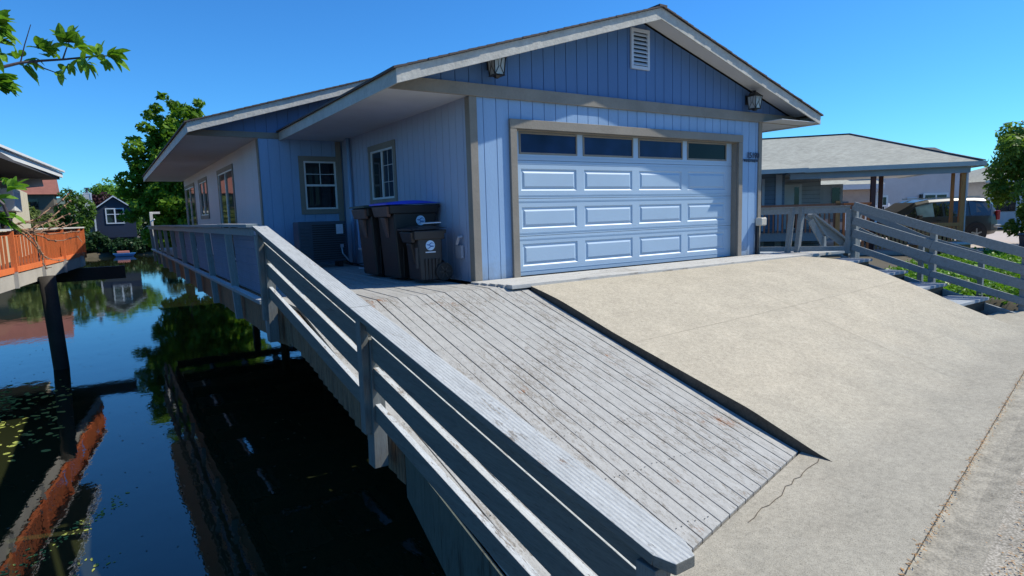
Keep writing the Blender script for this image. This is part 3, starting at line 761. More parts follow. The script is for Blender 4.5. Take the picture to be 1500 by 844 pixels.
# soffits
P(MB().box(XE+.02,.001,2.452,-.0005,YM-.002,2.462), 'soffit', MT['soffit'], house)
P(MB().box(GW+.0005,-.43,2.452,GW-XE-.02,YM-.002,2.462), 'soffit', MT['soffit'], house)
P(MB().box(XE2+.02,YM+.001,2.462,XM-.0005,19.0,2.47), 'soffit', MT['soffit'], house)
mb = MB()
for s_ in (0, 1):
    X = (lambda x: x) if s_ == 0 else (lambda x: GW-x)
    p = [(XE+.2, ztop(XE+.2)-.055), (GW/2, ztop(GW/2)-.055), (GW/2, ztop(GW/2)-.045), (XE+.2, ztop(XE+.2)-.045)]
    mb.prism([(X(a), b_) for a, b_ in p], lambda a, b_, d: (a, d, b_), -.425, -.001)
P(mb, 'rake_soffit', MT['soffit'], house)
p = [(XE2+.2, ztop2(XE2+.2)-.055), (3.0, ztop2(3.0)-.055), (3.0, ztop2(3.0)-.045), (XE2+.2, ztop2(XE2+.2)-.045)]
P(MB().prism(p, lambda a, b_, d: (a, d, b_), YM-.425, YM-.001), 'rake_soffit', MT['soffit'], house)
# fascia
for s_ in (0, 1):
    X = (lambda x: x) if s_ == 0 else (lambda x: GW-x)
    p = [(XE, ZE), (GW/2, ZE+(GW/2-XE)*SL), (GW/2, ztop(GW/2)-.002), (XE, ztop(XE)-.002)]
    P(MB().prism([(X(a), b_) for a, b_ in p], lambda a, b_, d: (a, d, b_), -.45, -.428), 'rake_fascia', MT['fascia'], house, bevel=.003)
    P(MB().box(X(XE)-.001 if s_ else XE, -.427, ZE, X(XE+.02), YM, ZE+.165), 'eave_fascia', MT['fascia'], house, bevel=.003)
p = [(XE2, ZE2), (3.12, ZE2+(3.12-XE2)*SL), (3.12, ztop2(3.12)-.002), (XE2, ztop2(XE2)-.002)]
P(MB().prism(p, lambda a, b_, d: (a, d, b_), YM-.45, YM-.428), 'rake_fascia', MT['fascia'], house, bevel=.003)
P(MB().box(XE2, YM-.427, ZE2, XE2+.02, 19.1, ZE2+.165), 'eave_fascia', MT['fascia'], house, bevel=.003)
# roofs: overlapping shingle courses
def roof(mb, xe, ze, xr, y0, y1, ov=.035):
    L = abs(xr-xe)*math.sqrt(1+SL*SL); n_ = int(L/.14); sg = 1 if xr > xe else -1
    for k in range(-1, n_+1):
        a, b_ = k/n_, min(1., (k+1)/n_+.03)
        xa, xb = xe+(xr-xe)*a, xe+(xr-xe)*b_; za = ze+abs(xa-xe)*SL*(1 if k >= 0 else -1); zb = ze+abs(xb-xe)*SL
        if k < 0: xa = xe-sg*.04; za = ze-.04*SL; xb = xe+sg*.14
        j = random.uniform(-.006, .006)
        mb.hexa([(xa,y0-ov+j,za+.0),(xb,y0-ov+j,zb+.0),(xb,y1,zb+.0),(xa,y1,za+.0)], [(xa,y0-ov+j,za+.026),(xb,y0-ov+j,zb+.014),(xb,y1,zb+.014),(xa,y1,za+.026)])
        if k >= 0 and k == n_: break
mb = MB(); roof(mb, XE, ztop(XE), GW/2, -.45, YM+2); roof(mb, GW-XE, ztop(XE), GW/2, -.45, YM+2)
mb.beam((GW/2,-.49,ztop(GW/2)+.015),(GW/2,YM+2,ztop(GW/2)+.015),.16,.03)
P(mb, 'garage_roof', MT['shingle'], house)
mb = MB(); roof(mb, XE2, ztop2(XE2), 3.12, YM-.45, 19.1); roof(mb, 6.24-XE2, ztop2(XE2), 3.12, YM-.45, 19.1)
P(mb, 'main_roof', MT['shingle'], house)

# windows of the house
def window(fn, a0, a1, z0, z1, kind, trim=.1, flip=1):
    """fn(a,z,d) local wall frame; d<0 is outwards"""
    def bx(mb, a, z, b_, y_, d0, d1):
        pts = [fn(a,z,d0),fn(b_,z,d0),fn(b_,z,d1),fn(a,z,d1)]; pt2 = [fn(a,y_,d0),fn(b_,y_,d0),fn(b_,y_,d1),fn(a,y_,d1)]
        mb.hexa(pts, pt2)
    c = MB(); t_ = trim
    bx(c,a0-t_,z1,a1+t_,z1+t_,-.025,-.001); 
    if z0 > .3: bx(c,a0-t_,z0-t_,a1+t_,z0,-.028,-.001)
    bx(c,a0-t_,z0+.001,a0,z1-.001,-.022,-.001); bx(c,a1,z0+.001,a1+t_,z1-.001,-.022,-.001)
    w_ = P(c, 'window_casing' if kind != 'slider' else 'sliding_door_casing', MT['trim'], house, bevel=.003)
    f = MB(); h = .035
    bx(f,a0+.002,z1-h,a1-.002,z1-.002,-.012,.03); bx(f,a0+.002,z0+.002,a1-.002,z0+h,-.012,.03)
    bx(f,a0+.002,z0+h+.001,a0+h,z1-h-.001,-.012,.03); bx(f,a1-h,z0+h+.001,a1-.002,z1-h-.001,-.012,.03)
    m_ = (a0+a1)/2; zm = (z0+z1)/2
    if kind == 'hung':
        bx(f,a0+h+.001,zm-.02,a1-h-.001,zm+.02,-.016,.02)
        bx(f,m_-.007,zm+.021,m_+.007,z1-h-.001,.000,.012); bx(f,a0+h+.001,zm+(z1-zm)*.45,a1-h-.001,zm+(z1-zm)*.45+.012,-.002,.010)
    elif kind == 'side':
        bx(f,m_-.02,z0+h+.001,m_+.02,z1-h-.001,-.014,.02)
        for q in (.33,.66): bx(f,a0+h+.001,z0+(z1-z0)*q,m_-.021,z0+(z1-z0)*q+.009,.000,.010)
        bx(f,(a0+h+m_)/2-.004,z0+h+.001,(a0+h+m_)/2+.004,z1-h-.001,.002,.008)
    else: bx(f,m_-.03,z0+h+.001,m_+.03,z1-h-.001,-.014,.02)
    P(f, 'window_frame', MT['white'], w_, house, bevel=.002)
    g_ = MB(); bx(g_,a0+.01,z0+.01,a1-.01,z1-.01,.013,.022); P(g_, 'pane', MT['glass'], w_, house)
window(fy(YM), -.78, -.14, 1.10, 2.05, 'hung', .095)
window(fx(0), 2.62, 3.66, 1.22, 2.08, 'side', .10)
window(fx(XM), 8.25, 10.35, .0, 2.12, 'slider', .1)
window(fx(XM), 12.55, 14.2, 1.12, 2.12, 'side2', .1)
window(fx(XM), 15.5, 18.1, .0, 2.12, 'slider', .1)
P(MB().tube([(-.06,4.7,-.02),(-.06,4.7,2.45)],.035,10), 'downpipe', MT['siding'], house, smooth=True)

# ------------------------------------------------------------------ air conditioner
ac = thing('air_conditioner', 'dark blue grey outdoor cooling unit under the small front window', 'air conditioner', (-.74, 4.55, 0))
P(MB().box(-1.20,4.38,.10,-.30,4.75,.86), 'casing', MT['acgrey'], ac, bevel=.02)
mb = MB()
for k in range(16): mb.box(-.95,4.366,.15+k*.042,-.33,4.378,.165+k*.042)
P(mb, 'front_grille', MT['black'], ac)
mb = MB()
for k in range(9): mb.box(-1.17,4.367,.20+k*.065,-1.0,4.379,.235+k*.065)
P(mb, 'side_louvre', MT['acgrey'], ac, bevel=.004)
P(MB().box(-.50,4.355,.62,-.37,4.364,.80), 'rating_sticker', MT['sticker'], ac)
P(MB().box(-.44,4.31,.36,-.39,4.364,.42).tube([(-.42,4.34,.37),(-.42,4.3,.25),(-.3,4.32,.1)],.014,6), 'service_valve', MT['wire'], ac)
for x in (-1.1,-.42): P(MB().box(x-.03,4.4,-.01,x+.03,4.73,.10), 'foot', MT['black'], ac)
# cables along the wall
mb = MB().tube([(-.3,4.6,.12),(-.22,4.5,.04),(-.12,4.3,.02),(-.09,4.1,.05),(-.07,3.9,.3),(-.06,3.8,.55)],.014,6)
tag(mb.build('cable', MT['black']), 'black cable looping from the cooling unit along the deck to the wall', 'cable')
# plastic crate standing by wall
cr = thing('plastic_rack', 'pale grey slatted plastic rack standing behind the wheeled bins', 'rack', (-.28, 3.1, 0))
P(MB().box(-.42,2.75,.34,-.12,3.45,.375), 'shelf', MT['wire'], cr, bevel=.006)
P(MB().box(-.40,3.43,.376,-.14,3.46,.86), 'back_panel', MT['siding'], cr, bevel=.006)
for k in range(5): P(MB().box(-.42+k*.066,2.76,0,-.39+k*.066,2.79,.34), 'slat', MT['wire'], cr)
P(MB().box(-.42,2.75,.0,-.12,3.45,.03), 'base', MT['wire'], cr)

# ------------------------------------------------------------------ wheeled bins (front towards -x, back to the wall)
def bin_(name, label, x0, x1, y0, y1, H, bodym, frontm, lidm, emblem, tilt=0.):
    """x0 = front (towards rail), x1 = back; tapered body"""
    loc = ((x0+x1)/2, (y0+y1)/2, 0); r = thing(name, label, 'wheelie bin', loc, 0, 'wheeled bins by the garage side wall')
    D = x1-x0; W = y1-y0; tx, ty = .09*D+.04, .05*W
    zb, zr = .02, H-.16
    mb = MB().hexa([(x0+tx,y0+ty,zb),(x1-.12*D,y0+ty,zb),(x1-.12*D,y1-ty,zb),(x0+tx,y1-ty,zb)], [(x0+.05,y0+.02,zr),(x1-.03,y0+.02,zr),(x1-.03,y1-.02,zr),(x0+.05,y1-.02,zr)])
    P(mb, 'bin_body', bodym, r, bevel=.02)
    # vertical flutes on the lower side
    fl = MB()
    for k in range(5):
        xx = x0+tx+.06+k*.07*D/.6; fl.hexa([(xx,y0+ty-.012,zb+.01),(xx+.022,y0+ty-.012,zb+.01),(xx+.022,y0+ty+.02,zb+.01),(xx,y0+ty+.02,zb+.01)],
              [(xx,y0+ty-.025,H*.42),(xx+.022,y0+ty-.025,H*.42),(xx+.022,y0+ty+.02,H*.42),(xx,y0+ty+.02,H*.42)])
    P(fl, 'side_ribs', bodym, r, bevel=.006)
    # swollen rim collar
    mb = MB().hexa([(x0+.0,y0+.0,zr-.02),(x1-.0,y0,zr-.02),(x1,y1,zr-.02),(x0,y1,zr-.02)], [(x0-.01,y0-.01,H-.055),(x1,y0-.01,H-.055),(x1,y1+.01,H-.055),(x0-.01,y1+.01,H-.055)])
    P(mb, 'rim', bodym, r, bevel=.015)
    # moulded front catch and lower fin
    mb = MB().hexa([(x0-.02,y0+.06,zr-.06),(x0+.03,y0+.06,zr-.06),(x0+.03,y1-.06,zr-.06),(x0-.02,y1-.06,zr-.06)], [(x0-.05,y0+.03,zr+.09),(x0+.03,y0+.03,zr+.09),(x0+.03,y1-.03,zr+.09),(x0-.05,y1-.03,zr+.09)])
    P(mb, 'front_catch', frontm, r, bevel=.015)
    ym = (y0+y1)/2
    mb = MB().hexa([(x0+.06,ym-.05,zr-.36),(x0+.12,ym-.05,zr-.36),(x0+.12,ym+.05,zr-.36),(x0+.06,ym+.05,zr-.36)], [(x0-.01,ym-.08,zr-.065),(x0+.08,ym-.08,zr-.065),(x0+.08,ym+.08,zr-.065),(x0-.01,ym+.08,zr-.065)])
    P(mb, 'front_fin', frontm, r, bevel=.02)
    # lid, domed
    lid = MB(); n_ = 8
    for k in range(n_):
        a, b_ = k/n_, (k+1)/n_
        def prof(q): return H-.045+.055*math.sin(math.pi*min(1, q*.9+.12))*.8+tilt*q
        xa, xb = x0-.06+a*(D+.08), x0-.06+b_*(D+.08)
        lid.hexa([(xa,y0-.025,H-.05+tilt*a),(xb,y0-.025,H-.05+tilt*b_),(xb,y1+.025,H-.05+tilt*b_),(xa,y1+.025,H-.05+tilt*a)], [(xa,y0+.01,prof(a)),(xb,y0+.01,prof(b_)),(xb,y1-.01,prof(b_)),(xa,y1-.01,prof(a))])
    P(lid, 'lid', lidm, r)
    P(MB().tube([(x1+.03,y0+.04,H-.07),(x1+.03,y1-.04,H-.07)],.016,8).box(x1-.02,y0+.03,H-.10,x1+.035,y0+.06,H-.05).box(x1-.02,y1-.06,H-.10,x1+.035,y1-.03,H-.05), 'handle', bodym, r)
    for yy in (y0+.015, y1-.015):
        wh = P(MB().tube([(x1-.03,yy-.03,.13),(x1-.03,yy+.03,.13)],.13,24), 'wheel', MT['rubber'], r, bevel=.012)
        hb = MB()
        for k in range(6):
            a = k*math.pi/3; hb.beam((x1-.03,yy-.034,.13),(x1-.03+math.cos(a)*.09,yy-.034,.13+math.sin(a)*.09),.02,.01,(0,1,0))
        P(hb, 'hub_spokes', bodym, wh, r)
    if emblem:
        ex, ez, er = emblem
        # plane of the tapered side
        def ys(z): return y0+ty+(y0+.02-y0-ty)*(z-zb)/(zr-zb)
        yy = (ys(ez) if ez < zr-.02 else y0-.006)
        e_ = P(MB().disc((ex,yy-.006,ez),(0,1,0),er,.008,32), 'emblem', MT['emblem'], r)
        wv = MB()
        for k, (dz, sx) in enumerate(((.28,.7),(-.02,.85),(-.34,.75))):
            top, bot = [], []
            for i in range(13):
                q = -1+2*i/12; xx = ex+er*sx*q; zz = ez+er*(dz+.28*math.sin(q*2.6+.4)*(1 if k != 1 else -1)*.8)
                tk = er*.10*(1-abs(q)*.8)+.001; top.append((xx, zz+tk)); bot.append((xx, zz-tk))
            for i in range(12):
                wv.hexa([(bot[i][0],yy-.014,bot[i][1]),(bot[i+1][0],yy-.014,bot[i+1][1]),(bot[i+1][0],yy-.0105,bot[i+1][1]),(bot[i][0],yy-.0105,bot[i][1])],
                        [(top[i][0],yy-.014,top[i][1]),(top[i+1][0],yy-.014,top[i+1][1]),(top[i+1][0],yy-.0105,top[i+1][1]),(top[i][0],yy-.0105,top[i][1])])
        P(wv, 'emblem_waves', MT['emblemdark'], e_, r)
        P(MB().box(ex-er*1.1,yy-.012,ez-er*1.45,ex+er*1.1,yy-.004,ez-er*1.22), 'emblem_wordmark', MT['sticker'], r)
    return r
bin_('wheelie_bin', 'large brown wheeled bin with a dark green lid, farthest of the bins', -.86, -.10, 1.66, 2.30, 1.10, MT['binbrown'], MT['binfade'], MT['lidgreen'], None)
bin_('wheelie_bin', 'large dark wheeled bin with a bright blue lid between the other bins', -.80, -.05, .93, 1.58, 1.12, MT['binbrown'], MT['binfade'], MT['lidblue'], (-.34,.84,.07), .02)
sb = bin_('wheelie_bin', 'small charcoal wheeled bin with a round pale emblem in front of the blue-lidded bin', -.70, -.25, .38, .82, .76, MT['bingrey'], MT['bingrey'], MT['bingrey'], (-.47,.50,.068), .02)
P(MB().box(-.70,.37,.20,-.67,.40,.48), 'side_latch', MT['bingrey'], sb)
gl = MB().hexa([(-.56,.44,.792),(-.27,.44,.80),(-.26,.62,.805),(-.52,.64,.80)], [(-.56,.44,.80),(-.27,.44,.812),(-.26,.62,.815),(-.52,.64,.81)])
tag(gl.build('cardboard_sheet', MT['sticker']), 'flat pale folded sheet lying on the small bin lid', 'cardboard')
# water tap bits on wall beside small bin
tp = MB().box(-.06,.28,.30,-.02,.44,.48).tube([(-.08,.36,.50),(-.08,.30,.60),(-.03,.3,.6)],.022,8)
P(tp, 'hose_tap', MT['wire'], house)

# ------------------------------------------------------------------ right hand stairs, landing and railings
steps = thing('timber_steps', 'pale blue grey timber steps descending beside the concrete driveway', 'steps', (6.9, -2, -.4))
for k in range(4):
    ya, yb = -1.02-.58*k, -1.02-.58*k-.50; z = -.10-.185*k
    tr = P(MB().box(6.44,ya,z-.045,7.42+.06*k,(ya+yb)/2+.004,z).box(6.44,(ya+yb)/2-.004,z-.045,7.42+.06*k,yb,z), 'tread', MT['tread'], steps, bevel=.004)
    P(MB().box(6.5,yb+.03,z-.20,7.35+.06*k,yb+.06,z-.046), 'bracket', MT['black'], steps)
P(MB().hexa([(7.30,-1.0,-.4),(7.35,-1.0,-.4),(7.62,-3.9,-1.3),(7.57,-3.9,-1.3)], [(7.30,-1.0,-.05),(7.35,-1.0,-.05),(7.62,-3.9,-.95),(7.57,-3.9,-.95)]), 'stringer', MT['railgrey'], steps)
RG = [(7.52,-1.13,-.06,.86),(7.60,-2.42,-.52,.44),(7.86,-3.62,-.9,.06)]
def rz(i): return RG[i]
sr = thing('stair_railing', 'blue grey stair railing of broad sloping boards above green ivy', 'railing', (7.55, -2.3, -.5))
for x, y, zb, zt_ in RG:
    P(MB().box(x-.045,y-.045,zb-.05,x+.045,y+.045,zt_), 'post', MT['railgrey'], sr, bevel=.004)
for a, hh in ((.0,.15),(.27,.15),(.50,.15),(.76,.11)):
    mb = MB()
    for i in range(2):
        p, q = Vector(RG[i][:2]+(RG[i][3]-a,)), Vector(RG[i+1][:2]+(RG[i+1][3]-a,)); d = (q-p)
        mb.beam(p+Vector((-.07,0,0)), q+d.normalized()*(.0 if i == 0 else .06)+Vector((-.07,0,0)), .036, hh)
    P(mb, 'side_rail', MT['railgrey'], sr, bevel=.004)
sr2 = thing('stair_railing', 'blue grey stair railing behind the nearer one with a short crosspiece', 'railing', (8.6, -1.4, -.5))
R2 = [(8.35,-.75,-.1,.78),(8.75,-1.75,-.62,.22),(9.1,-2.6,-.9,-.1)]
for x, y, zb, zt_ in R2: P(MB().box(x-.04,y-.04,-.95,x+.04,y+.04,zt_), 'post', MT['railgrey'], sr2, bevel=.004)
for a in (0,.4):
    mb = MB()
    for i in range(2): mb.beam(R2[i][:2]+(R2[i][3]-a,), R2[i+1][:2]+(R2[i+1][3]-a,), .036, .12)
    P(mb, 'side_rail', MT['railgrey'], sr2, bevel=.004)
# level railing across the landing
lr = thing('landing_railing', 'level blue grey landing railing with diagonal handrails beyond the garage corner', 'railing', (7, -.5, 0))
A_, B_ = Vector((6.35,.30,0)), Vector((7.46,-1.06,0)); 
def on(t_, z): return tuple(A_.lerp(B_, t_)+Vector((0,0,z)))
P(MB().beam(on(0,.80), on(1,.80), .036, .13), 'top_rail', MT['railgrey'], lr, bevel=.004)
P(MB().beam(on(0,.865), on(1,.865), .12, .012), 'cap_strip', MT['railgrey'], lr, bevel=.003)
P(MB().beam(on(0,.07), on(1,.07), .036, .09), 'bottom_rail', MT['railgrey'], lr, bevel=.004)
for t_, l_ in ((.44,.0),(.535,-.0)):
    p = Vector(on(t_,0)); P(MB().beam(p+Vector((-.045,.055,0)), p+Vector((.0,0,.86)), .085, .085, (0,1,0)), 'post', MT['railgrey'], lr, bevel=.004)
P(MB().box(7.40,-1.10,-.02,7.48,-1.02,.80), 'post', MT['railgrey'], lr, bevel=.004)
P2(MB().beam((7.55,-.16,.80),(8.54,-.48,.12), .14, .035), 'diagonal_handrail', MT['railY'], MT['railgrey'], lr, bevel=.003)  # sunlit top edge painted in with a lighter colour, likewise on the brace
P(MB().beam((7.58,-.14,.70),(8.52,-.45,.03), .036, .13), 'diagonal_rail', MT['railgrey'], lr, bevel=.004)
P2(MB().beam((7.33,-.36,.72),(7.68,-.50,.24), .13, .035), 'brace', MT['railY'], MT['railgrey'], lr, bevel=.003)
P(MB().beam((7.28,-.40,.60),(7.60,-.50,.12), .036, .12), 'brace_board', MT['railgrey'], lr, bevel=.003)
P(MB().box(7.54,-.54,-.05,7.62,-.46,.28), 'short_post', MT['railgrey'], lr, bevel=.004)
P(MB().box(8.35,-.58,-.14,8.45,-.48,.12), 'short_post', MT['railgrey'], lr, bevel=.004)
ld = MB()
for k in range(6): ld.box(7.352+.0, -.80+.14*k, -.05, 8.3, -.80+.14*k+.134, -.002)
lo_ = P(ld, 'landing_plank', MT['tread'], deck, bevel=.003)
P(MB().box(6.45,-.03,-.35,8.3,.55,-.006), 'landing_frame', MT['tread'], deck)

# ------------------------------------------------------------------ foliage helpers
def leaves_mesh(name, centers, radii, n, size, mat, parent=None, root=None, flat=.0, seed=1, shell=.55, aspect=1.6):
    """n leaf-sized quads (folded) through blobs"""
    r = np.random.default_rng(seed); C_ = np.array(centers, float); R_ = np.array(radii, float)
    if R_.ndim == 1: R_ = np.repeat(R_[:, None], 3, 1)
    wgt = R_.prod(1)**(2/3); idx = r.choice(len(C_), n, p=wgt/wgt.sum())
    d = r.normal(size=(n, 3)); d /= np.linalg.norm(d, axis=1)[:, None]
    rad = (shell+(1-shell)*r.random(n)) * np.where(r.random(n) < .12, 1.15, 1.)
    pos = C_[idx]+d*R_[idx]*rad[:, None]
    nn = d*.7+r.normal(size=(n, 3))*.6+np.array([0, 0, .35]); nn /= np.linalg.norm(nn, axis=1)[:, None]
    t_ = np.cross(nn, r.normal(size=(n, 3))); t_ /= np.linalg.norm(t_, axis=1)[:, None]; b_ = np.cross(nn, t_)
    s_ = size*(.45+1.05*r.random(n)**1.3)[:, None]
    v = np.empty((n, 4, 3)); v[:, 0] = pos-t_*s_*.5*aspect; v[:, 1] = pos+b_*s_*.42-nn*s_*.08; v[:, 2] = pos+t_*s_*.5*aspect; v[:, 3] = pos-b_*s_*.42-nn*s_*.08
    off = np.array(root.location if root is not None else (parent.location if parent is not None else (0,0,0)))
    v = (v-off).reshape(-1, 3)
    me = bpy.data.meshes.new(name); me.vertices.add(4*n); me.vertices.foreach_set('co', v.ravel())
    me.loops.add(4*n); me.loops.foreach_set('vertex_index', np.arange(4*n)); me.polygons.add(n)
    me.polygons.foreach_set('loop_start', np.arange(0, 4*n, 4)); me.update(calc_edges=True)
    me.materials.append(mat); o = bpy.data.objects.new(name, me); col.objects.link(o)
    if parent is not None: o.parent = parent
    return o
def crown_blobs(c, R, n, br, seed, squash=1.):
    r = random.Random(seed); C_, Q = [], []
    while len(C_) < n:
        p = Vector((r.uniform(-1,1), r.uniform(-1,1), r.uniform(-1,1)))
        if p.length > 1 or p.length < .25: continue
        C_.append((c[0]+p.x*R[0], c[1]+p.y*R[1], c[2]+p.z*R[2])); k = br*r.uniform(.6, 1.25); Q.append((k, k, k*squash))
    return C_, Q
def tree(name, label, cat, base, top, blobs, n, size, mat, group=None, trunk_r=.15, seed=1, bark='bark', shell=.55, limbs=5):
    r = thing(name, label, cat, base, 0, group)
    b0 = Vector(base); tp_ = Vector(top); pts = [b0+(tp_-b0)*k/5+Vector((random.uniform(-.06,.06), random.uniform(-.06,.06), 0))*(0 if k == 0 else 1) for k in range(6)]
    P(MB().tube(pts, [trunk_r*(1.15-.16*k) for k in range(6)], 9), 'trunk', MT[bark], r, smooth=True)
    rd = random.Random(seed)
    mb = MB()
    for k in range(limbs):
        q = pts[rd.randint(1, 4)]; e_ = Vector(blobs[0][rd.randrange(len(blobs[0]))]); m_ = (q+e_)/2+Vector((0,0,rd.uniform(-.1,.3)))
        mb.tube([q, m_, e_], [trunk_r*.5, trunk_r*.32, trunk_r*.1], 6)
    if limbs: P(mb, 'limbs', MT[bark], r, smooth=True)
    leaves_mesh('crown', blobs[0], blobs[1], n, size, mat, r, seed=seed, shell=shell)
    return r

# ------------------------------------------------------------------ big maple behind the house
C_, Q = [], []
rd = random.Random(5)
for (x, y, z0, z1, wd) in ((-2.0,33.5,2.2,6.6,.8),(-1.5,33.5,-.5,7.6,1.0),(-.75,33.4,1,6.9,1.0),(-.25,33.2,0,8.3,1.05),(.55,33.0,2,7.6,1.0),(1.1,33.,1,8.0,1.0),(-2.5,33.8,1.4,4.4,.8),(2.4,32.6,-.5,7.0,1.3),(0,34.2,-1,5,1.6),(-.9,34.2,-1.4,.8,1.1),(1.4,34,-1.4,4,1.6),(-.6,33,2,5.6,1.2)):
    z = z0
    while z < z1:
        k = wd*(.45+.55*math.sin(math.pi*min(1, max(.1, (z-z0)/(z1-z0+.8)+.15))))*rd.uniform(.55, .95)
        C_.append((x+rd.uniform(-.55,.55), y+rd.uniform(-.8,.8), z)); Q.append((k, k, k*.7)); z += rd.uniform(.35, .6)
_a, _b = crown_blobs((-.05,34.2,3.8), (1.6,1.0,4.1), 44, .75, 77); C_ += _a; Q += _b
tree('maple_tree', 'tall lobed green maple tree rising behind the far end of the blue house', 'tree', (-.2,34,-2.2), (0,33.6,6.4), (C_, Q), 60000, .19, MT['mapleleaf'], trunk_r=.22, seed=3, shell=.62, limbs=14)

# ------------------------------------------------------------------ far bank: hedge, trees, small house, boat
FB = 'shrubs and trees on the far bank'
for i, (x, y, w_, h_, mt, lab, cat, nm) in enumerate((
    (-6.9,77.5,2.0,4.6,'midleaf','rounded dense green tree left of the small blue house on the far bank','tree','round_tree'),
    (-4.9,76.2,1.3,1.5,'darkleaf','dark low shrub below the chimney of the small blue house','shrub','dark_shrub'),
    (-7.4,75.6,2.2,1.9,'darkleaf','dark shrub at the waterline left of the small blue house','shrub','dark_shrub'),
    (-2.6,75.3,1.7,.85,'darkleaf','dark shrub at the waterline under the small blue house','shrub','dark_shrub'),
    (-.4,75.6,1.4,1.0,'darkleaf','dark shrub at the waterline right of the small blue house','shrub','dark_shrub'),
    (3.2,77,2.6,3.0,'darkleaf','dark bush behind the end of the walkway railing','shrub','dark_shrub'),
    (-2.0,92,4.0,1.9,'brightleaf','bright sunlit green tree behind the roof of the small blue house','tree','bright_tree'),
    (-4.6,88,2.2,1.3,'purpleleaf','dark purple-leaved shrub beside the chimney of the small blue house','shrub','purple_shrub'),
    (-10.6,76,2.6,3.6,'paleleaf','pale yellow green willowy tree in front of the red brown roof','tree','willow_tree'),
    (-9.0,75.6,1.7,1.7,'midleaf','green shrub between the willowy tree and the rounded tree','shrub','green_shrub'))):
    zc = -1.9+h_*.95 if nm != 'bright_tree' else 4.5
    if nm == 'purple_shrub': zc = 3.6
    if nm == 'round_tree': zc = 2.2
    if nm == 'dark_shrub': zc = -1.9+h_*.55
    b_ = crown_blobs((x, y, zc), (w_*.8, w_*.5, h_*.8), 26, w_*.36, 20+i)
    tree(nm, lab, cat, (x, y, -1.95), (x, y, zc+h_*.3), b_, 6500 if w_ > 2.5 else 3200, .26, MT[mt], FB, .16, 30+i, limbs=4, shell=.6)
b_ = crown_blobs((-18,150,8.5), (2.6,2,2.2), 12, 1.1, 71)
tree('thin_tree', 'thin hazy tree crown standing above the rounded tree in the distance', 'tree', (-18,150,-2), (-18,150,8.5), b_, 900, .4, MT['midleaf'], None, .2, 44, limbs=6, shell=.2)
for k in range(4):
    x = -14+k*9+random.uniform(-2,2); y = 130+random.uniform(-8,25); h = random.uniform(4, 6.2)
    b_ = crown_blobs((x, y, -1.9+h*.6), (4.5,3,h*.5), 18, 2.0, 90+k)
    tree('distant_tree', 'distant green tree in the belt below the hills', 'tree', (x,y,-2), (x,y,-1.9+h*.6), b_, 1800, .55, MT['midleaf' if k % 2 else 'darkleaf'], 'distant trees below the hills', .25, 90+k, limbs=2)

CZ = 1.45
cot = thing('cottage', 'small slate blue cottage with white framed window on the far bank', 'house', (-3.1, 79, -1.9))
def gablebox(mb, x0, x1, y0, y1, zb, ze_, zr_):
    xm = (x0+x1)/2; mb.prism([(x0,zb),(x1,zb),(x1,ze_),(xm,zr_),(x0,ze_)], lambda a, b, d: (a, d, b), y0, y1)
P((lambda m: (gablebox(m,-5.1,-1.0,78.6,84,-1.9,1.15,2.75), m)[1])(MB()), 'wall', MT['bluewall'], cot)
mb = MB()
for s_ in (-1, 1):
    p = [(-3.05,3.02),(-3.05+s_*2.5,1.08),(-3.05+s_*2.5,.98),(-3.05,2.86)]
    mb.prism(p, lambda a, b, d: (a, d, b), 78.3, 84.2)
P(mb, 'roof', MT['darkroof'], cot)
mb = MB()
for s_ in (-1, 1): mb.prism([(-3.05,2.95),(-3.05+s_*2.5,1.05),(-3.05+s_*2.5,.95),(-3.05,2.8)], lambda a, b, d: (a, d, b), 78.26, 78.3)
P(mb, 'rake_trim', MT['ventwhite'], cot)
wf_ = MB()
x0, x1, z0, z1 = -3.95,-2.1,-.3,1.5
for q in ((x0,z0,x1,z0+.12),(x0,z1-.12,x1,z1),(x0,z0+.12,x0+.12,z1-.12),(x1-.12,z0+.12,x1,z1-.12),((x0+x1)/2-.07,z0+.12,(x0+x1)/2+.07,z1-.12),(x0+.12,.75,(x0+x1)/2-.07,.83),((x0+x1)/2+.07,.75,x1-.12,.83)): wf_.box(q[0],78.52,q[1],q[2],78.59,q[3])
wo = P(wf_, 'window_frame', MT['ventwhite'], cot)
P(MB().box(x0+.05,78.56,z0+.05,x1-.05,78.6,z1-.05), 'pane', MT['glass'], wo, cot)
P(MB().box(-5.08,78.5,-1.2,-4.92,78.6,1.2), 'corner_board', MT['ventwhite'], cot)
ch = P(MB().box(-5.9,79.2,-1.9,-5.1,80,3.3), 'chimney', MT['greybluelap'], cot)
P(MB().tube([(-5.5,79.6,3.3),(-5.5,79.6,3.8)],.13,10).box(-5.75,79.35,3.8,-5.25,79.85,3.9), 'chimney_pipe', MT['acgrey'], ch, cot)
P(MB().box(-5.92,79.18,3.2,-5.08,80.02,3.32).box(-5.92,79.16,-1.9,-5.78,79.2,3.2).box(-5.22,79.16,-1.9,-5.08,79.2,3.2), 'chimney_trim', MT['ventwhite'], ch, cot)
for o in list(bpy.data.objects):
    if o.parent is not None and (o.parent == cot): o.location.z += CZ if o.parent == cot else 0
P(MB().box(-5.1,78.7,-1.9,-1.0,84,-.46), 'base', MT['darkwood'], cot)
bt = thing('rowing_boat', 'tiny blue and red boat moored at the far bank', 'boat', (-2.6, 73.6, WZ))
hull = MB(); 
for a, b_, hh, in ((-1,1,.3),): hull.hexa([(-3.4,73.2,WZ+.02),(-1.8,73.2,WZ+.02),(-1.8,74,WZ+.02),(-3.4,74,WZ+.02)], [(-3.7,73.0,WZ+.35),(-1.5,73.0,WZ+.35),(-1.5,74.2,WZ+.35),(-3.7,74.2,WZ+.35)])
P(hull, 'hull', plain('blue_hull_paint', (.03,.16,.42), .5), bt, bevel=.03)
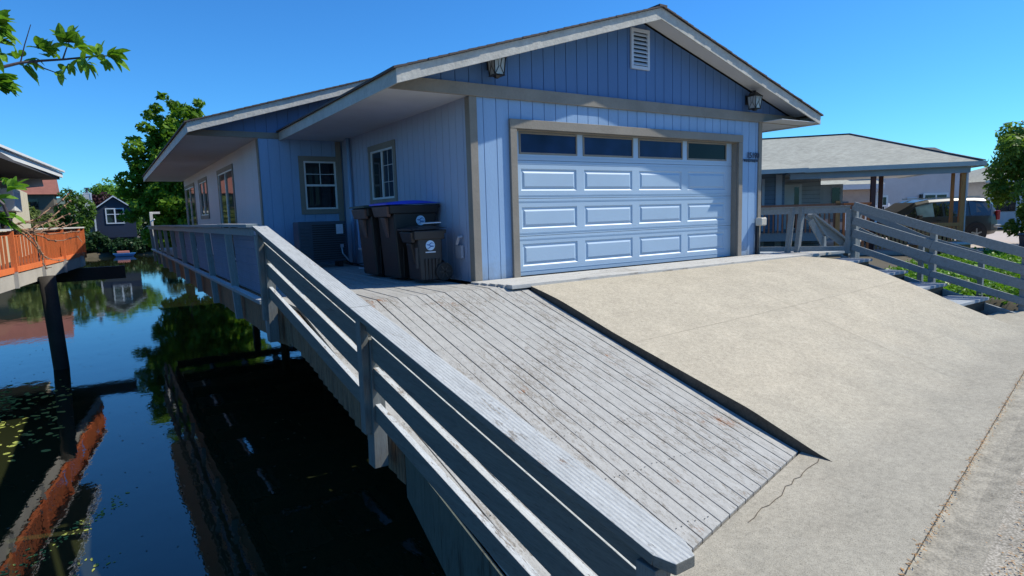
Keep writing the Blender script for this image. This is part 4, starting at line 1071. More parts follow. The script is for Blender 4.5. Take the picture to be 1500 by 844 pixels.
P(MB().box(-3.3,73.3,WZ+.352,-2.1,73.9,WZ+.62), 'cover', plain('faded_red_cover', (.38,.13,.10), .7), bt, bevel=.05)

# red roofed building, far left
rb = thing('red_roofed_building', 'cream building with a red brown roof behind the willowy tree', 'building', (-16, 84, -1.9))
P(MB().box(-19,84,-1.9,-8.9,90,4.9), 'wall', MT['brownwall'], rb)
P(MB().hexa([(-19.5,83.4,4.8),(-8.5,83.4,4.8),(-8.5,90.6,4.8),(-19.5,90.6,4.8)], [(-19.5,86.6,7.7),(-8.6,86.6,7.7),(-8.6,87.4,7.7),(-19.5,87.4,7.7)]), 'roof', MT['redroof'], rb)
P(MB().box(-11.6,83.9,2.9,-10.4,83.99,4.3), 'window', MT['glass'], rb)

# ------------------------------------------------------------------ left neighbour: orange deck and house corner
def ox(y): return -5.95+.134*(y-8.4)
od = thing('orange_deck', 'orange stained deck railing over pale fascia on a dark pile', 'deck', (-5.4, 11, 0))
Y0, Y1 = 4.5, 17.
P(MB().beam((ox(Y0),Y0,-.19),(ox(Y1),Y1,-.19),.05,.32), 'fascia', MT['paledeck'], od)
P(MB().add([(ox(Y0),Y0,-.03),(ox(Y1),Y1,-.03),(-16,Y1,-.03),(-16,Y0,-.03),(ox(Y0),Y0,-.25),(ox(Y1),Y1,-.25),(-16,Y1,-.25),(-16,Y0,-.25)], [(0,1,2,3),(7,6,5,4),(0,4,5,1),(1,5,6,2),(2,6,7,3),(3,7,4,0)]), 'platform', MT['darkwood'], od)
P(MB().beam((ox(Y0)+.02,Y0,.87),(ox(Y1)+.02,Y1,.87),.16,.04).beam((ox(Y1),Y1,.87),(ox(Y1)-4,Y1+.2,.87),.16,.04), 'cap_rail', MT['palecap'], od)
P(MB().beam((ox(Y0),Y0,.79),(ox(Y1),Y1,.79),.04,.09).beam((ox(Y0)+.035,Y0,.03),(ox(Y1)+.035,Y1,.03),.03,.12), 'rail_board', MT['orange'], od)
y = Y0; k = 0
while y < Y1:
    if k % 9 == 0:
        P(MB().beam((ox(y)+.05,y,-.35),(ox(y)+.05,y,.0),.09,.09,(0,1,0)), 'post_foot', MT['paledeck'], od)
        P(MB().beam((ox(y)+.05,y,.002),(ox(y)+.05,y,.85),.10,.10,(0,1,0)), 'post', MT['orange'], od)
    else: P(MB().beam((ox(y),y,.06),(ox(y),y,.76),.045,.04,(0,1,0)), 'baluster', MT['orange'], od)
    y += .26; k += 1
P(MB().beam((ox(Y1)+.02,Y1,-.1),(ox(Y1)+.02,Y1,.86),.12,.12,(0,1,0)), 'post', MT['orange'], od)
mb = MB()
for k in range(24): mb.beam((ox(Y1)-.15-k*.15,Y1,.05),(ox(Y1)-.15-k*.15,Y1,.8),.04,.035,(0,1,0))
P(mb, 'end_balusters', MT['orange'], od)
P(MB().tube([(-5.28,11,-4),(-5.40,11,-.25)], [.16,.17], 14), 'pile', MT['darkwood'], od, smooth=True)
P(MB().tube([(-8.5,9.,-3.2),(-6.3,9.6,-.25)], .05, 8), 'brace', MT['darkwood'], od)
P(MB().box(-7,16.3,-.80,-3.72,16.6,-.40), 'crossbeam', MT['darkwood'], od)

lh = thing('neighbour_house', 'cream house corner with deep white edged eave above the orange deck', 'house', (-9, 12, 0))
P(MB().box(-14,9,-.03,-6.45,22,2.2), 'wall', MT['cream'], lh)
P(MB().hexa([(-16,6,2.33),(-5.72,8.2,2.26),(-5.15,16.,2.33),(-16,24,2.35)], [(-16,6,3.2),(-5.75,8.3,2.50),(-5.18,15.9,2.58),(-16,24,4.)]), 'roof', MT['darkroof'], lh)
P(MB().beam((-5.80,7.8,2.38),(-5.10,16.1,2.46),.05,.14).beam((-5.74,7.8,2.48),(-5.04,16.1,2.57),.06,.05), 'eave_fascia', MT['white'], lh)
P(MB().beam((-5.12,16.0,2.48),(-7.5,16.2,2.48),.05,.18), 'end_fascia', MT['white'], lh)
P(MB().beam((-5.55,15.4,2.2),(-7.6,14.9,1.95),.12,.22), 'eave_bracket', MT['greybluelap'], lh)
bxw = P(MB().box(-6.44,13.4,1.35,-6.05,15.0,1.95), 'bay_box', MT['white'], lh, bevel=.02)
P(MB().box(-6.052,13.55,1.48,-6.04,14.85,1.86), 'bay_panel', MT['greybluelap'], bxw, lh)
P(MB().beam((-6.45,14,.95),(-6.2,14.3,1.36),.14,.14), 'bay_brace', MT['darkwood'], lh)

# ------------------------------------------------------------------ right neighbour: carport house
e1 = Vector((-.651,.759,0)); e2 = Vector((.759,.651,0)); O_ = Vector((20.48,1.51,0))
def N3(u, v, z): p = O_+e1*u+e2*v; return (p.x, p.y, z)
def nb_box(mb, u0, u1, v0, v1, z0, z1):
    return mb.hexa([N3(u0,v0,z0),N3(u1,v0,z0),N3(u1,v1,z0),N3(u0,v1,z0)], [N3(u0,v0,z1),N3(u1,v0,z1),N3(u1,v1,z1),N3(u0,v1,z1)])
GZ = -.75
cp = thing('carport_house', 'dusty blue neighbouring house with grey shingled carport roof', 'house', (20.48,1.51,0))
# house body to the left of the carport
P(nb_box(MB(), 5.9, 13, 1.4, 8, GZ, 2.15), 'wall', MT['bluewall2'], cp)
P(nb_box(MB(), 4.35, 5.895, 3.0, 8, GZ, 2.15), 'porch_wall', MT['greybluelap'], cp)
for k in range(17): pass
mb = MB()
for k in range(17): nb_box(mb, 4.36, 5.89, 2.975, 2.999, GZ+.1+k*.165, GZ+.11+k*.165)
for k in range(17): nb_box(mb, 5.91, 12.9, 1.375, 1.399, GZ+.1+k*.165, GZ+.11+k*.165)
P(mb, 'lap_shadow_line', MT['acgrey'], cp)
d_ = P(nb_box(MB(), 5.05, 5.8, 2.94, 2.97, GZ+.55, 1.75), 'front_door', MT['white'], cp)
P(nb_box(MB(), 5.15, 5.32, 2.93, 2.939, .0, 1.65), 'door_glass', MT['glass'], d_, cp)
P(nb_box(MB(), 6.0, 6.22, 1.34, 1.372, GZ, 2.1), 'corner_board', MT['ventwhite'], cp)
P(nb_box(MB(), 6.62, 6.72, 1.30, 1.372, GZ, 1.95), 'downpipe', MT['ventwhite'], cp)
w_ = P(nb_box(MB(), 3.2, 4.2, 4.6, 5.4, .3, 1.75), 'side_bay', MT['ventwhite'], cp)
w2 = P(nb_box(MB(), 3.32, 3.62, 4.55, 4.59, .6, 1.6), 'window', MT['glass'], cp)
def rpoly(name, pts, th, mat):
    n_ = len(pts); top = [N3(*p) for p in pts]; bot = [(x, y, z-th) for x, y, z in top]
    mb = MB().add(top+bot, [tuple(range(n_)), tuple(range(n_, 2*n_))[::-1]]+[(i, (i+1) % n_, n_+(i+1) % n_, n_+i) for i in range(n_)])
    return mb
PK = (3.05, 4.4, 3.76); RE = (13., 4.4, 3.76)
mb = MB()
for pts in ([(0,-.1,2.2),(5.45,-.1,2.2),(13.5,-.1,2.2),RE,PK], [(0,-.1,2.2),PK,(0,8.9,2.2)], [(0,8.9,2.2),PK,RE,(13.5,8.9,2.2)]):
    m2 = rpoly('', pts, .05, None); mb.add(m2.v, m2.f)
P(mb, 'roof', MT['greyroof'], cp)
P((lambda m: (m.add(*(lambda q: (q.v, q.f))(rpoly('', [(5.5,-.9,2.18),(13.5,-.9,2.18),(13.5,1.2,2.66),(6.8,1.2,2.66)], .05, None))), m)[1])(MB()), 'lower_roof', MT['greyroof'], cp)
mb = MB(); mb.beam(N3(0,-.1,2.225), N3(*PK[:2],PK[2]+.02), .14, .03); mb.beam(N3(*PK[:2],PK[2]+.02), N3(*RE[:2],RE[2]+.02), .14, .03)
P(mb, 'ridge_cap', MT['darkroof'], cp)
P(nb_box(MB(), -.02, 5.45, -.16, -.10, 2.05, 2.20), 'gutter_board', MT['gutter'], cp)
P(nb_box(MB(), 5.47, 13.5, -.96, -.90, 2.03, 2.18), 'gutter_board', MT['gutter'], cp)
P(nb_box(MB(), -.08, -.021, -.10, 8.9, 2.03, 2.19), 'gutter_board', MT['gutter'], cp)
P(nb_box(MB(), .3, 5.9, .10, .24, 1.84, 2.045), 'carport_beam', MT['beam'], cp)
P(nb_box(MB(), 0.0, 5.9, .25, 8.8, 2.06, 2.09), 'carport_ceiling', MT['gutter'], cp)
for (u, v, s_, m_) in ((.44,.30,.14,'orangewood'),(.62,.62,.09,'orangewood'),(3.15,.34,.15,'redwood'),(2.42,2.2,.13,'redwood')):
    P(nb_box(MB(), u-s_/2, u+s_/2, v-s_/2, v+s_/2, GZ, 2.05 if v > .5 else 1.84), 'post', MT[m_], cp)
P(nb_box(MB(), .33, .365, .22, .38, GZ, 1.84), 'post_trim', MT['palecap'], cp)
# neighbour's front deck with brown railing
nd = thing('brown_deck', 'brown railed wooden deck in front of the dusty blue house', 'deck', N3(5,0,0))
P(nb_box(MB(), 3.9, 12, -.6, 2.95, -.35, -.05), 'platform', MT['railgrey'], nd)
P(nb_box(MB(), 3.85, 12, -.72, -.55, .86, .94), 'cap_rail', MT['redbrown'], nd)
P(nb_box(MB(), 3.85, 12, -.66, -.62, .70, .855), 'top_board', MT['redbrown'], nd)
for k in range(52): P(nb_box(MB(), 3.95+k*.15, 4.0+k*.15, -.66, -.62, -.05, .70), 'baluster', MT['redbrown'], nd)
P(nb_box(MB(), 4.40, 4.54, -.72, -.56, -.7, 1.02), 'post', MT['orangewood'], nd)
P(nb_box(MB(), 3.45, 4.30, -.75, -.6, .88, .94), 'cap_rail', MT['orange'], nd)
for k in range(6): P(nb_box(MB(), 3.48+k*.15, 3.55+k*.15, -.7, -.64, -.7, .88), 'baluster', MT['orange'], nd)
P(nb_box(MB(), 3.3, 4.3, -.55, -.50, -.3, -.22), 'cross_rail', MT['orange'], nd)
# low brown fence in front of the van
bf = thing('brown_fence', 'low orange brown picket fence in front of the parked van', 'fence', N3(1.5,.1,-.7))
P(nb_box(MB(), .5, 3.1, -.02, .03, .05, .17), 'top_rail', MT['orangewood'], bf)
for k in range(20): P(nb_box(MB(), .55+k*.13, .62+k*.13, .04, .07, -.7, .13), 'picket', MT['orangewood'], bf)
# step blocks
sbk = thing('timber_step_block', 'orange brown timber step on the driveway below the carport post', 'step', N3(.9,-.9,-.7))
P(nb_box(MB(), .7, 2.2, -1.3, -.6, -.72, -.5), 'riser', MT['orangewood'], sbk); P(nb_box(MB(), .65, 2.25, -1.35, -.55, -.498, -.45), 'tread', MT['palecap'], sbk)
# driveway of the neighbour
mb = MB(); nb_box(mb, -16, 6, -.7+.0, 14, -.9, -.745)
struct(mb.build('neighbour_driveway', MT['drive2']))

# ------------------------------------------------------------------ parked van (side on, nose to the left)
vd = Vector((-.84,.545,0)).normalized(); vs_ = Vector((-vd.y, vd.x, 0)); vs_ = vs_ if vs_.dot(Vector((1,1,0))) < 0 else -vs_   # vs_ points to the camera side
van = thing('parked_van', 'dark grey green minivan with tinted windows parked under the carport', 'van', (25.65, 3.27, -.735), math.atan2(vd.y, vd.x))
# local: +x nose, +y left side (camera side is the van's left), z up, origin at rear bumper
LOCS = 1. if (Matrix.Rotation(math.atan2(vd.y, vd.x), 3, 'Z') @ Vector((0,1,0))).dot(CAMP-Vector((25,4,0))) > 0 else -1.
secs_ = [  # x, half width low, half width roof, z low, z belt, z roof
 (-.02,.80,.55,.45,.80,.90),(.08,.92,.72,.32,.98,1.50),(.35,.96,.74,.28,1.02,1.70),(.9,.97,.75,.26,1.03,1.745),(1.8,.975,.76,.25,1.03,1.755),(2.7,.975,.75,.25,1.02,1.72),(3.2,.97,.72,.25,1.01,1.62),(3.8,.96,.70,.26,1.0,1.28),(4.1,.95,.72,.27,.99,1.02),(4.6,.92,.66,.30,.86,.88),(4.85,.80,.5,.38,.62,.66)]
mb = MB(); n_ = 12
for (x, wl, wr, zl, zb, zr) in secs_:
    ring = [(wl*.86,zl),(wl,zl+.14),(wl,(zl+zb)/2+.05),(wl*.985,zb),(wr+(wl-wr)*.12,zr-.10),(wr*.86,zr)]
    ring = ring+[(-a, b) for a, b in ring[::-1]]
    for a, b in ring: mb.v.append((x, a, b))
for i in range(len(secs_)-1):
    for j in range(n_): mb.f.append((i*n_+j, i*n_+(j+1) % n_, (i+1)*n_+(j+1) % n_, (i+1)*n_+j))
mb.f.append(tuple(range(n_))); mb.f.append(tuple((len(secs_)-1)*n_+j for j in range(n_))[::-1])
body = mb.build('body', MT['carpaint'], van, smooth=False, bevel=.03)
for sg in (1, -1):
    def sidept(x, q, out=.014):   # q 0 belt -> 1 near roof
        for s0, s1 in zip(secs_, secs_[1:]):
            if s0[0] <= x <= s1[0]:
                t_ = (x-s0[0])/(s1[0]-s0[0]); g_ = [a+(b-a)*t_ for a, b in zip(s0, s1)]; break
        wl, wr, zl, zb, zr = g_[1:]
        y0_, z0_ = wl*.985, zb; y1_, z1_ = wr+(wl-wr)*.12, zr-.10
        return (x, sg*(y0_+(y1_-y0_)*q+out), z0_+(z1_-z0_)*q)
    for (xa, xb, nm, m_, qa, qb) in ((.22,1.18,'rear_side_window','carglass',.90,.95),(1.28,2.15,'sliding_door_window','carglass',.95,.95),(2.25,2.58,'front_door_window','carglass',.95,.92),(2.60,3.25,'front_door_window','clearcarglass',.92,.88),(3.28,3.75,'quarter_window','carglass',.8,.30)):
        if xa == 2.25: xb = 2.60
        pts = [sidept(xa+(.16 if xa == .22 else 0), .06), sidept(xb, .06), sidept(xb, qb), sidept((xa+xb)/2, (qa+qb)/2), sidept(xa+(.02 if xa == .22 else 0), qa)]
        inn = [(x, y-sg*.012, z) for x, y, z in pts]
        MB().add(pts+inn, [(0,1,2,3,4),(9,8,7,6,5)]+[(i, (i+1) % 5, 5+(i+1) % 5, 5+i) for i in range(5)]).build(nm, MT[m_], van)
    for x in (.95, 3.95):
        MB().disc((x, sg*.93, .37), (0,1,0), .43, .12, 28).build('wheel_arch', MT['rubber'], van)
        wh = MB().tube([(x, sg*.80, .34), (x, sg*1.0, .34)], .335, 28).build('wheel', MT['rubber'], van, bevel=.04)
        rm = MB().disc((x, sg*.985, .34), (0,1,0), .215, .05, 24)
        rm.build('rim', plain('wheel_well_dark', (.05,.05,.05), .5) if x > 9 else MT['binbrown'], wh)
        sp = MB()
        for k in range(5):
            a = k*2*math.pi/5+.3; sp.beam((x, sg*1.012, .34), (x+math.cos(a)*.21, sg*1.008, .34+math.sin(a)*.21), .055, .02, (0,1,0))
        sp.tube([(x, sg*1.0, .34),(x, sg*1.02, .34)], .06, 14); sp.build('rim_spokes', MT['rim'], wh)
    MB().box(.0, sg*.80, .86, .14, sg*.945, 1.22).build('tail_lamp', MT['taillight'], van, bevel=.02)
    MB().box(3.18, sg*1.0, 1.0, 3.34, sg*1.17, 1.13).build('door_mirror', MT['carpaint'], van, bevel=.03)
    MB().beam((.6, sg*.62, 1.80), (2.9, sg*.60, 1.77), .05, .035).build('roof_rail', MT['cartop'], van)
    MB().box(-.06, sg*.3, .56, .25, sg*.955, .68).build('bumper_strip', MT['cartop'], van, bevel=.03)
MB().box(.02, -.7, 1.66, .42, .7, 1.73).build('rear_spoiler', MT['cartop'], van, bevel=.02)
MB().add([(3.22,-.60,1.60),(3.22,.60,1.60),(4.08,.66,1.03),(4.08,-.66,1.03),(3.22,-.60,1.575),(3.22,.60,1.575),(4.08,.66,1.005),(4.08,-.66,1.005)],[(0,1,2,3),(7,6,5,4),(0,4,5,1),(1,5,6,2),(2,6,7,3),(3,7,4,0)]).build('windscreen', MT['carglass'], van)
MB().box(2.35,.93,.88,2.5,1.0,.91).box(1.4,.93,.90,1.55,1.0,.93).build('door_handle', MT['black'], van)

# ------------------------------------------------------------------ pale houses behind the carport
ph = thing('stucco_house', 'pale pink grey house with white windows behind the carport', 'house', (36,12,-.8))
def frame2(o, d1):
    d1 = Vector(d1).normalized(); d2 = Vector((d1.y, -d1.x, 0)); d2 = d2 if d2.dot(Vector((1,.3,0))) > 0 else -d2
    return lambda u, v, z: tuple(Vector(o)+d1*u+d2*v+Vector((0,0,z)))
F2 = frame2((33.2,12.0,0), (40.5-31.8, 7.3-13.0, 0))
def fb(fr, mb, u0, u1, v0, v1, z0, z1):
    return mb.hexa([fr(u0,v0,z0),fr(u1,v0,z0),fr(u1,v1,z0),fr(u0,v1,z0)], [fr(u0,v0,z1),fr(u1,v0,z1),fr(u1,v1,z1),fr(u0,v1,z1)])
P(fb(F2, MB(), 0, 6.3, 0, 7, -.8, 3.0), 'wall', MT['pinkwall'], ph)
m2 = MB(); m2.add([F2(0,-.2,3.0),F2(6.6,-.2,3.0),F2(6.6,3.5,4.35),F2(3.3,3.5,4.45),F2(0,3.5,4.35)], [(0,1,2,3,4)])
m2.add([F2(-.3,-.3,2.95),F2(6.6,-.3,2.95),F2(6.6,3.5,4.3),F2(-.3,3.5,4.3),F2(-.3,7.3,2.95),F2(6.6,7.3,2.95)], [(0,1,2,3),(3,2,5,4)])
P(m2, 'roof', MT['darkroof'], ph)
for (u0, u1, z0, z1, nm) in ((.95,1.45,.1,1.25,'window'),(3.75,5.0,.1,1.3,'window'),):
    o_ = P(fb(F2, MB(), u0-.12, u1+.12, -.06, -.002, z0-.12, z1+.12), 'window_surround', MT['white'], ph)
    P(fb(F2, MB(), u0, u1, -.075, -.062, z0, z1), 'pane', MT['glass'], o_, ph)
    P(fb(F2, MB(), (u0+u1)/2-.04, (u0+u1)/2+.04, -.09, -.076, z0, z1), 'mullion', MT['white'], o_, ph)
P(fb(F2, MB(), 2.7, 3.3, -.06, -.002, -.7, 1.2), 'door', MT['ventwhite'], ph)
P(fb(F2, MB(), 3.42, 3.54, -.18, -.002, 1.05, 1.35), 'wall_lamp', MT['black'], ph)
bw = thing('beige_annexe', 'low beige pink boarded building seen behind the brown deck', 'building', (30,14,-.8))
F3 = frame2((29.2,13.6,0), (8.7,-5.7,0))
P(fb(F3, MB(), 0, 4.4, 0, 5, -.8, 1.72), 'wall', MT['beigewall'], bw)
P(fb(F3, MB(), -.2, 4.8, -.5, 5.2, 1.725, 2.0), 'eave', MT['soffit'], bw)
P(MB().add([F3(-.2,-.5,2.01),F3(4.8,-.5,2.01),F3(4.8,3,2.9),F3(-.2,3,2.9)], [(0,1,2,3)]), 'roof', MT['greyroof'], bw)
P(fb(F3, MB(), 2.0, 3.0, -.05, -.002, -.1, 1.05), 'dark_door', MT['acgrey'], bw)
P(MB().tube([F3(4.75,-.45,1.9),F3(4.62,-.1,1.5),F3(4.62,-.1,-.7)], .05, 8), 'downpipe', MT['white'], bw)
gh = thing('pale_house', 'pale grey house with sloping grey roof behind the van and tree', 'house', (42,5,-.8))
F4 = frame2((40.6,8.3,0), (8.7,-6.8,0))
P(fb(F4, MB(), 0, 11, 0, 6, -.8, 2.05), 'wall', MT['greybluelap'], gh)
P(MB().add([F4(-.8,-.9,2.0),F4(11.5,-.9,2.0),F4(11.5,3.4,3.1),F4(2.2,3.4,3.1)], [(0,1,2,3)]).add([F4(-.8,-.9,2.0),F4(2.2,3.4,3.1),F4(-.8,7,2.0)], [(0,1,2)]), 'roof', MT['greyroof'], gh)
P(MB().beam(F4(-.8,-.95,2.0),F4(11.5,-.95,2.0),.08,.14), 'eave_fascia', MT['white'], gh)
P(fb(F4, MB(), .3, 1.6, -.05, -.002, .2, 1.5), 'window', MT['glass'], gh)
# white vinyl fences
def pfence(label, o, d, L, h, z0):
    f = thing('white_fence', label, 'fence', (o[0], o[1], z0), 0, 'white vinyl fences behind the carport')
    d = Vector(d).normalized(); o = Vector(o)
    q = lambda t_, z: tuple(o+d*t_+Vector((0,0,z)))
    P(MB().beam(q(0,z0+h-.04), q(L,z0+h-.04), .05, .08).beam(q(0,z0+.12), q(L,z0+.12), .05, .08), 'rails', MT['vinylfence'], f)
    P((lambda m: ([m.beam(q(t_,z0+.1), q(t_,z0+h-.05), .02, .06, (0,1,0)) for t_ in np.arange(.1, L, .17)], m)[1])(MB()), 'pickets', MT['vinylfence'], f)
    for t_ in np.arange(0, L+.01, L/max(1, round(L/2.2))): P(MB().beam(q(t_,z0), q(t_,z0+h+.08), .11, .11, (0,1,0)), 'post', MT['vinylfence'], f)
pfence('white vinyl picket fence between the beige annexe and the van', (30.2,11.3,0), (8.7,-6.4,0), 4.6, 1.55, -.75)
pfence('white vinyl picket fence to the right of the van behind the tree', (37.5,5.4,0), (8.7,-6.8,0), 7., 1.3, -.8)

# right hand tree, its shrub and the dark bin
C_, Q = crown_blobs((22.15,.15,1.7), (1.9,1.5,2.2), 62, .42, 8)
C2, Q2 = crown_blobs((21.9,.45,1.9), (.9,.8,.7), 14, .34, 9)
_a, _b = crown_blobs((22.7,-.15,.25), (1.3,1.,.8), 22, .36, 78); C2 += _a; Q2 += _b
for k in range(7): C2.append((21.0+.15*k, 1.05-.1*k, 2.5-.10*k+.25*(k % 2))); Q2.append((.22,.22,.16))
tree('leafy_tree', 'sunlit broadleaf tree at the right edge beside the carport', 'tree', (22.9,.15,-.8), (22.7,0,2.2), (C_+C2, Q+Q2), 26000, .10, MT['sunleaf'], trunk_r=.10, seed=12, limbs=16, shell=.4)
b_ = crown_blobs((24.5,.75,.1), (1.2,.7,.75), 18, .34, 15)
tree('dark_shrub', 'dark twiggy shrub under the leafy tree behind the van', 'shrub', (24.5,.75,-.8), (24.5,.75,0), b_, 5000, .08, MT['darkleaf'], trunk_r=.06, seed=16, limbs=14, shell=.3)
bn = thing('dark_planter_box', 'dark slate box standing on the ivy bank at the right edge', 'box', (21.6,.55,-.78))
P(MB().hexa([(21.35,.2,-.8),(22.15,-.35,-.8),(22.5,.2,-.8),(21.7,.75,-.8)], [(21.30,.15,-.30),(22.15,-.42,-.30),(22.55,.2,-.30),(21.7,.8,-.30)]), 'side', MT['acgrey'], bn, bevel=.02)
P(MB().hexa([(21.26,.13,-.299),(22.15,-.47,-.299),(22.6,.2,-.299),(21.7,.85,-.299)], [(21.30,.15,-.24),(22.15,-.42,-.24),(22.55,.2,-.24),(21.7,.8,-.24)]), 'lid', MT['bluewall2'], bn, bevel=.02)

# ivy bank
r = np.random.default_rng(4); pc = []; pr_ = []
for k in range(420):
    t_ = r.random(); u = r.random()
    x = 8.6+t_*12.2; y = -3.45+.105*(x-8.6)+u*(3.6-.0*(x-8.6))+(0 if x < 14 else .3)
    pc.append((x, y, -.84+.06*r.random())); pr_.append((.34,.34,.10+.06*r.random()))
ivy = leaves_mesh('ivy_ground_cover', pc, pr_, 24000, .075, MT['ivyleaf'], seed=5, shell=.2, aspect=1.2)
tag(ivy, 'bright green ivy ground cover on the bank beyond the stair railing', 'ground cover', kind='stuff')

# ------------------------------------------------------------------ foreground fruit tree (trunk stands on the bank left of the picture)
ft = thing('fruit_tree', 'fruit tree with slender leafy and bare twigs reaching in at the left edge', 'tree', (-6.3,-5.2,-1.4))
P(MB().tube([(-6.3,-5.2,-1.6),(-6.2,-5.1,-.2),(-6.0,-4.9,.9),(-5.9,-4.8,1.9)], [.12,.10,.085,.05], 10), 'trunk', MT['bark'], ft, smooth=True)
def fr(x, y, d):
    ra = fw+rr*((x-750)/900.8)-uu*((y-422)/900.8); return CAMP+ra*d
lm = MB()
leafv = []
def leaf(mb, p, d, L, wd, droop=.15):
    d = d.normalized(); up = Vector((0,0,1)); s_ = d.cross(up); 
    if s_.length < .05: s_ = Vector((1,0,0))
    s_.normalize(); s_ = (s_+Vector((random.uniform(-.5,.5),random.uniform(-.5,.5),random.uniform(-.7,.7)))).normalized(); n_ = s_.cross(d).normalized()
    pts = []
    N_ = 5; prev = None; k0 = len(mb.v)
    for i in range(N_+1):
        t_ = i/N_; w_ = wd*math.sin(math.pi*min(.98, .06+t_*.94))**.8*.5+.0005
        c = p+d*L*t_-up*droop*L*t_*t_
        mb.v += [tuple(c-s_*w_+n_*w_*.35), tuple(c), tuple(c+s_*w_+n_*w_*.35)]
    for i in range(N_):
        a = k0+i*3; mb.f += [(a,a+1,a+4,a+3),(a+1,a+2,a+5,a+4)]
lf = MB()
def twig(pts, r0_, r1_, mb): mb.tube(pts, list(np.linspace(r0_, r1_, len(pts))), 6)
def cluster(p, n_, L, spread, base_d):
    for _ in range(n_):
        d = (base_d+Vector((random.gauss(0,spread),random.gauss(0,spread),random.gauss(0,spread)+.15)))
        leaf(lf, p+Vector((random.uniform(-.008,.008),)*3), d, L*random.uniform(.5,1.0), L*.42, random.uniform(.0,.4))
D_ = 2.1
main = [fr(-40,112,2.0), fr(5,98,2.03), fr(30,92,2.06), fr(62,89,2.1), fr(95,87,2.12), fr(125,84,2.14), fr(150,82,2.15), fr(163,82,2.16)]
twig(main, .006, .0018, lm)
twig([Vector((-6.05,-4.95,.8)), Vector((-5.4,-4.7,1.25)), fr(-40,112,2.0)], .03, .006, lm)
twig([fr(30,92,2.06), fr(36,66,2.05), fr(45,36,2.04)], .0025, .0012, lm)
twig([fr(50,91,2.08), fr(64,100,2.1), fr(86,108,2.12)], .003, .0015, lm)
twig([fr(92,87,2.12), fr(97,72,2.12), fr(102,60,2.12)], .003, .0015, lm)
R3 = (fr(200,90,2.1)-fr(100,90,2.1)).normalized(); U3 = Vector((0,0,1))
for (x, y, n_, L, dx, dy) in ((28,84,7,.055,.1,.8),(36,96,7,.06,.4,-.7),(60,70,9,.06,-.5,.5),(68,75,10,.07,.3,.5),(75,82,8,.05,-.3,.2),(95,62,9,.075,.2,.7),(102,58,8,.075,.5,.6),(112,70,9,.065,.6,.2),(118,85,8,.05,.3,-.7),(86,105,6,.05,.5,-.7),(100,95,6,.045,.2,-.9),(145,80,8,.06,-.2,.6),(160,82,8,.08,.9,-.1),(150,90,6,.045,.5,-.7),(128,92,6,.05,.6,-.7),(165,84,4,.06,.4,-.9),(50,88,6,.04,.0,-.6)):
    cluster(fr(x,y,2.12), n_, L, .45, R3*dx+U3*dy)
for (x, y, n_, L, dx, dy, dd) in ((-5,35,12,.08,.9,.3,1.9),(5,45,10,.06,.3,-.5,1.9),(-8,62,10,.06,.5,0,1.9),(-5,80,8,.06,.3,-.2,1.9),(-10,118,12,.08,.9,-.3,1.9),(0,126,10,.06,.9,-.3,1.9),(8,125,6,.05,.9,-.6,1.9)):
    cluster(fr(x,y,dd), n_, L, .45, R3*dx+U3*dy)
twig([fr(-60,60,1.9), fr(-8,50,1.9), fr(6,40,1.9)], .005, .002, lm); twig([fr(-60,100,1.9), fr(-8,118,1.9), fr(10,126,1.9)], .005, .002, lm)
twig([Vector((-5.7,-4.8,1.1)), fr(-60,80,1.9)], .02, .005, lm)
# lower left sprays
low = [fr(-30,270,1.7), fr(5,300,1.72), fr(14,322,1.75), fr(22,338,1.8)]
twig(low, .006, .003, lm); twig([Vector((-6.15,-5.05,.1)), Vector((-5.3,-5.1,.7)), fr(-30,270,1.7)], .02, .006, lm)
for (x, y, n_, L, dx, dy) in ((15,278,6,.06,.8,.0),(18,276,4,.045,.1,.9),(10,268,4,.03,-.2,.8),(-5,292,6,.05,.6,.1),(-10,320,8,.07,.9,-.05),(2,316,7,.06,.9,-.2),(0,265,4,.03,.5,.0)):
    cluster(fr(x,y,1.75), n_, L, .3, R3*dx+U3*dy)
tw = MB(); bud = MB()
rd = random.Random(3)
for k in range(10):
    p = [22+rd.uniform(-6,8), 332+rd.uniform(-6,10)]; a = math.radians(rd.uniform(-8, 48)); dd = 1.8; pts = [fr(p[0],p[1],dd)]
    n_ = rd.randint(5, 9)
    for i in range(n_):
        a += rd.uniform(-.35,.30); p[0] += 11*math.cos(a); p[1] += 11*math.sin(a)*.8+ (-1.5 if i > 4 else 0); dd += rd.uniform(-.01,.05)
        q = fr(p[0],p[1],dd); pts.append(q)
        if rd.random() < .8: tw.disc(q, (rd.uniform(-1,1),rd.uniform(-1,1),1), .0032, .005, 6)
        if rd.random() < .5: 
            e_ = fr(p[0]+rd.uniform(-6,9),p[1]+rd.uniform(-9,9),dd); tw.tube([q, e_], [.0014,.0009], 5)
    tw.tube(pts, list(np.linspace(.0024,.0012,len(pts))), 6)
P(lm, 'leafy_twigs', MT['darktwig'], ft); P(lf, 'leaves', MT['fruitleaf'], ft); P(tw, 'bare_twigs', MT['twig'], ft)

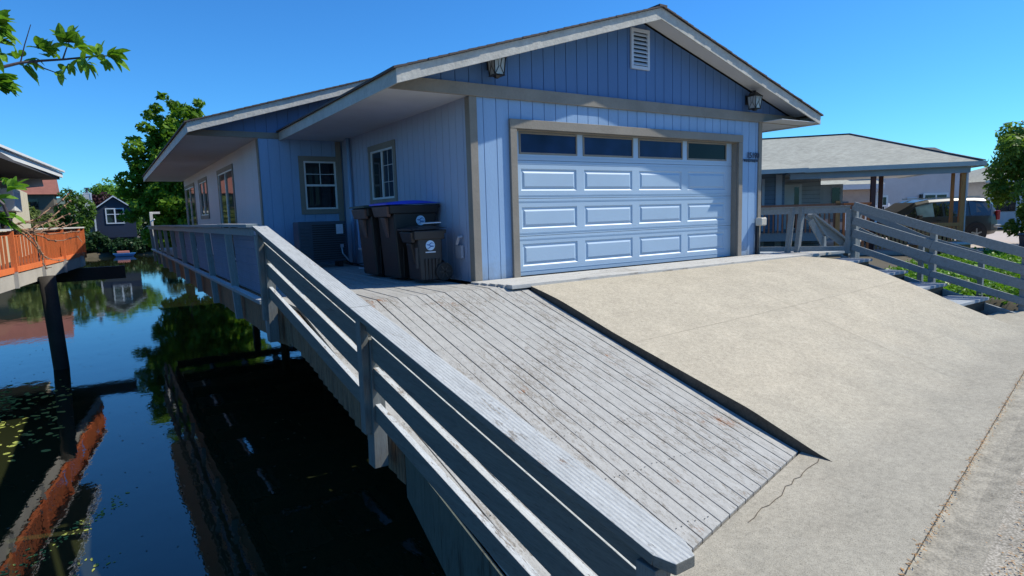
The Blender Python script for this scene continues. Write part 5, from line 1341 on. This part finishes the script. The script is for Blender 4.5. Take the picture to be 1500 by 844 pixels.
# weed at the foot of the ramp rail
wd_ = thing('weed', 'small green leafy weed poking through the ramp railing at its lower end', 'plant', (-2.86,-5.62,-1.4))
P(MB().tube([(-2.86,-5.62,-1.45),(-2.84,-5.60,-.9),(-2.83,-5.59,-.62)], [.006,.004,.002], 6), 'stem', MT['ivyleaf'], wd_)
sv = lf; lf = MB()
for k in range(14): 
    z = -1.2+k*.045; leaf(lf, Vector((-2.84,-5.60,z)), Vector((random.uniform(-1,1),random.uniform(-1,1),.9)), .055, .02, .1)
P(lf, 'leaves', MT['ivyleaf'], wd_)

# ------------------------------------------------------------------ floating scum and leaves
def blob(mb, cx, cy, r_, z, n_=9):
    a0 = random.uniform(0, 6.3); rx, ry = r_*random.uniform(.6,1.3), r_*random.uniform(.35,.8); ro = random.uniform(0, 3.1); k = len(mb.v)
    for i in range(n_):
        a = a0+i*2*math.pi/n_; q = random.uniform(.65,1.2); x, y = rx*q*math.cos(a), ry*q*math.sin(a)
        mb.v.append((cx+x*math.cos(ro)-y*math.sin(ro), cy+x*math.sin(ro)+y*math.cos(ro), z))
    mb.f.append(tuple(range(k, k+n_)))
def onw(x, y):
    ra = fw+rr*((x-750)/900.8)-uu*((y-422)/900.8); t_ = (WZ-CAMP.z)/ra.z; return CAMP+ra*t_
sc_ = MB()
for k in range(900):
    x = random.uniform(-7.9,-5.05); y = random.uniform(4.2,9.6)+random.gauss(0,.5)
    if x > -5.9 and random.random() < .6: continue
    blob(sc_, x, y, random.uniform(.015,.11)*(1.3 if random.random() < .15 else .8), WZ+.004)
for k in range(120):
    t_ = random.random(); x = -5.35+t_*1.1+random.gauss(0,.05); y = .15+t_*1.5+random.gauss(0,.12)
    blob(sc_, x, y, random.uniform(.008,.035), WZ+.004)
for k in range(14): blob(sc_, -4.55+random.gauss(0,.15), .05+random.gauss(0,.1), random.uniform(.01,.04), WZ+.004)
tag(sc_.build('pond_scum', MT['scum']), 'yellow green scum floating on the dark water at the left', 'pond scum', kind='stuff')
fl = MB()
for k in range(420):
    x = random.uniform(-6.5,-1.6); y = random.uniform(-3,16); blob(fl, x, y, random.uniform(.006,.028), WZ+.003, 6)
tag(fl.build('floating_leaves', MT['fleck']), 'tiny dull leaves scattered over the still water surface', 'floating leaves', kind='stuff')
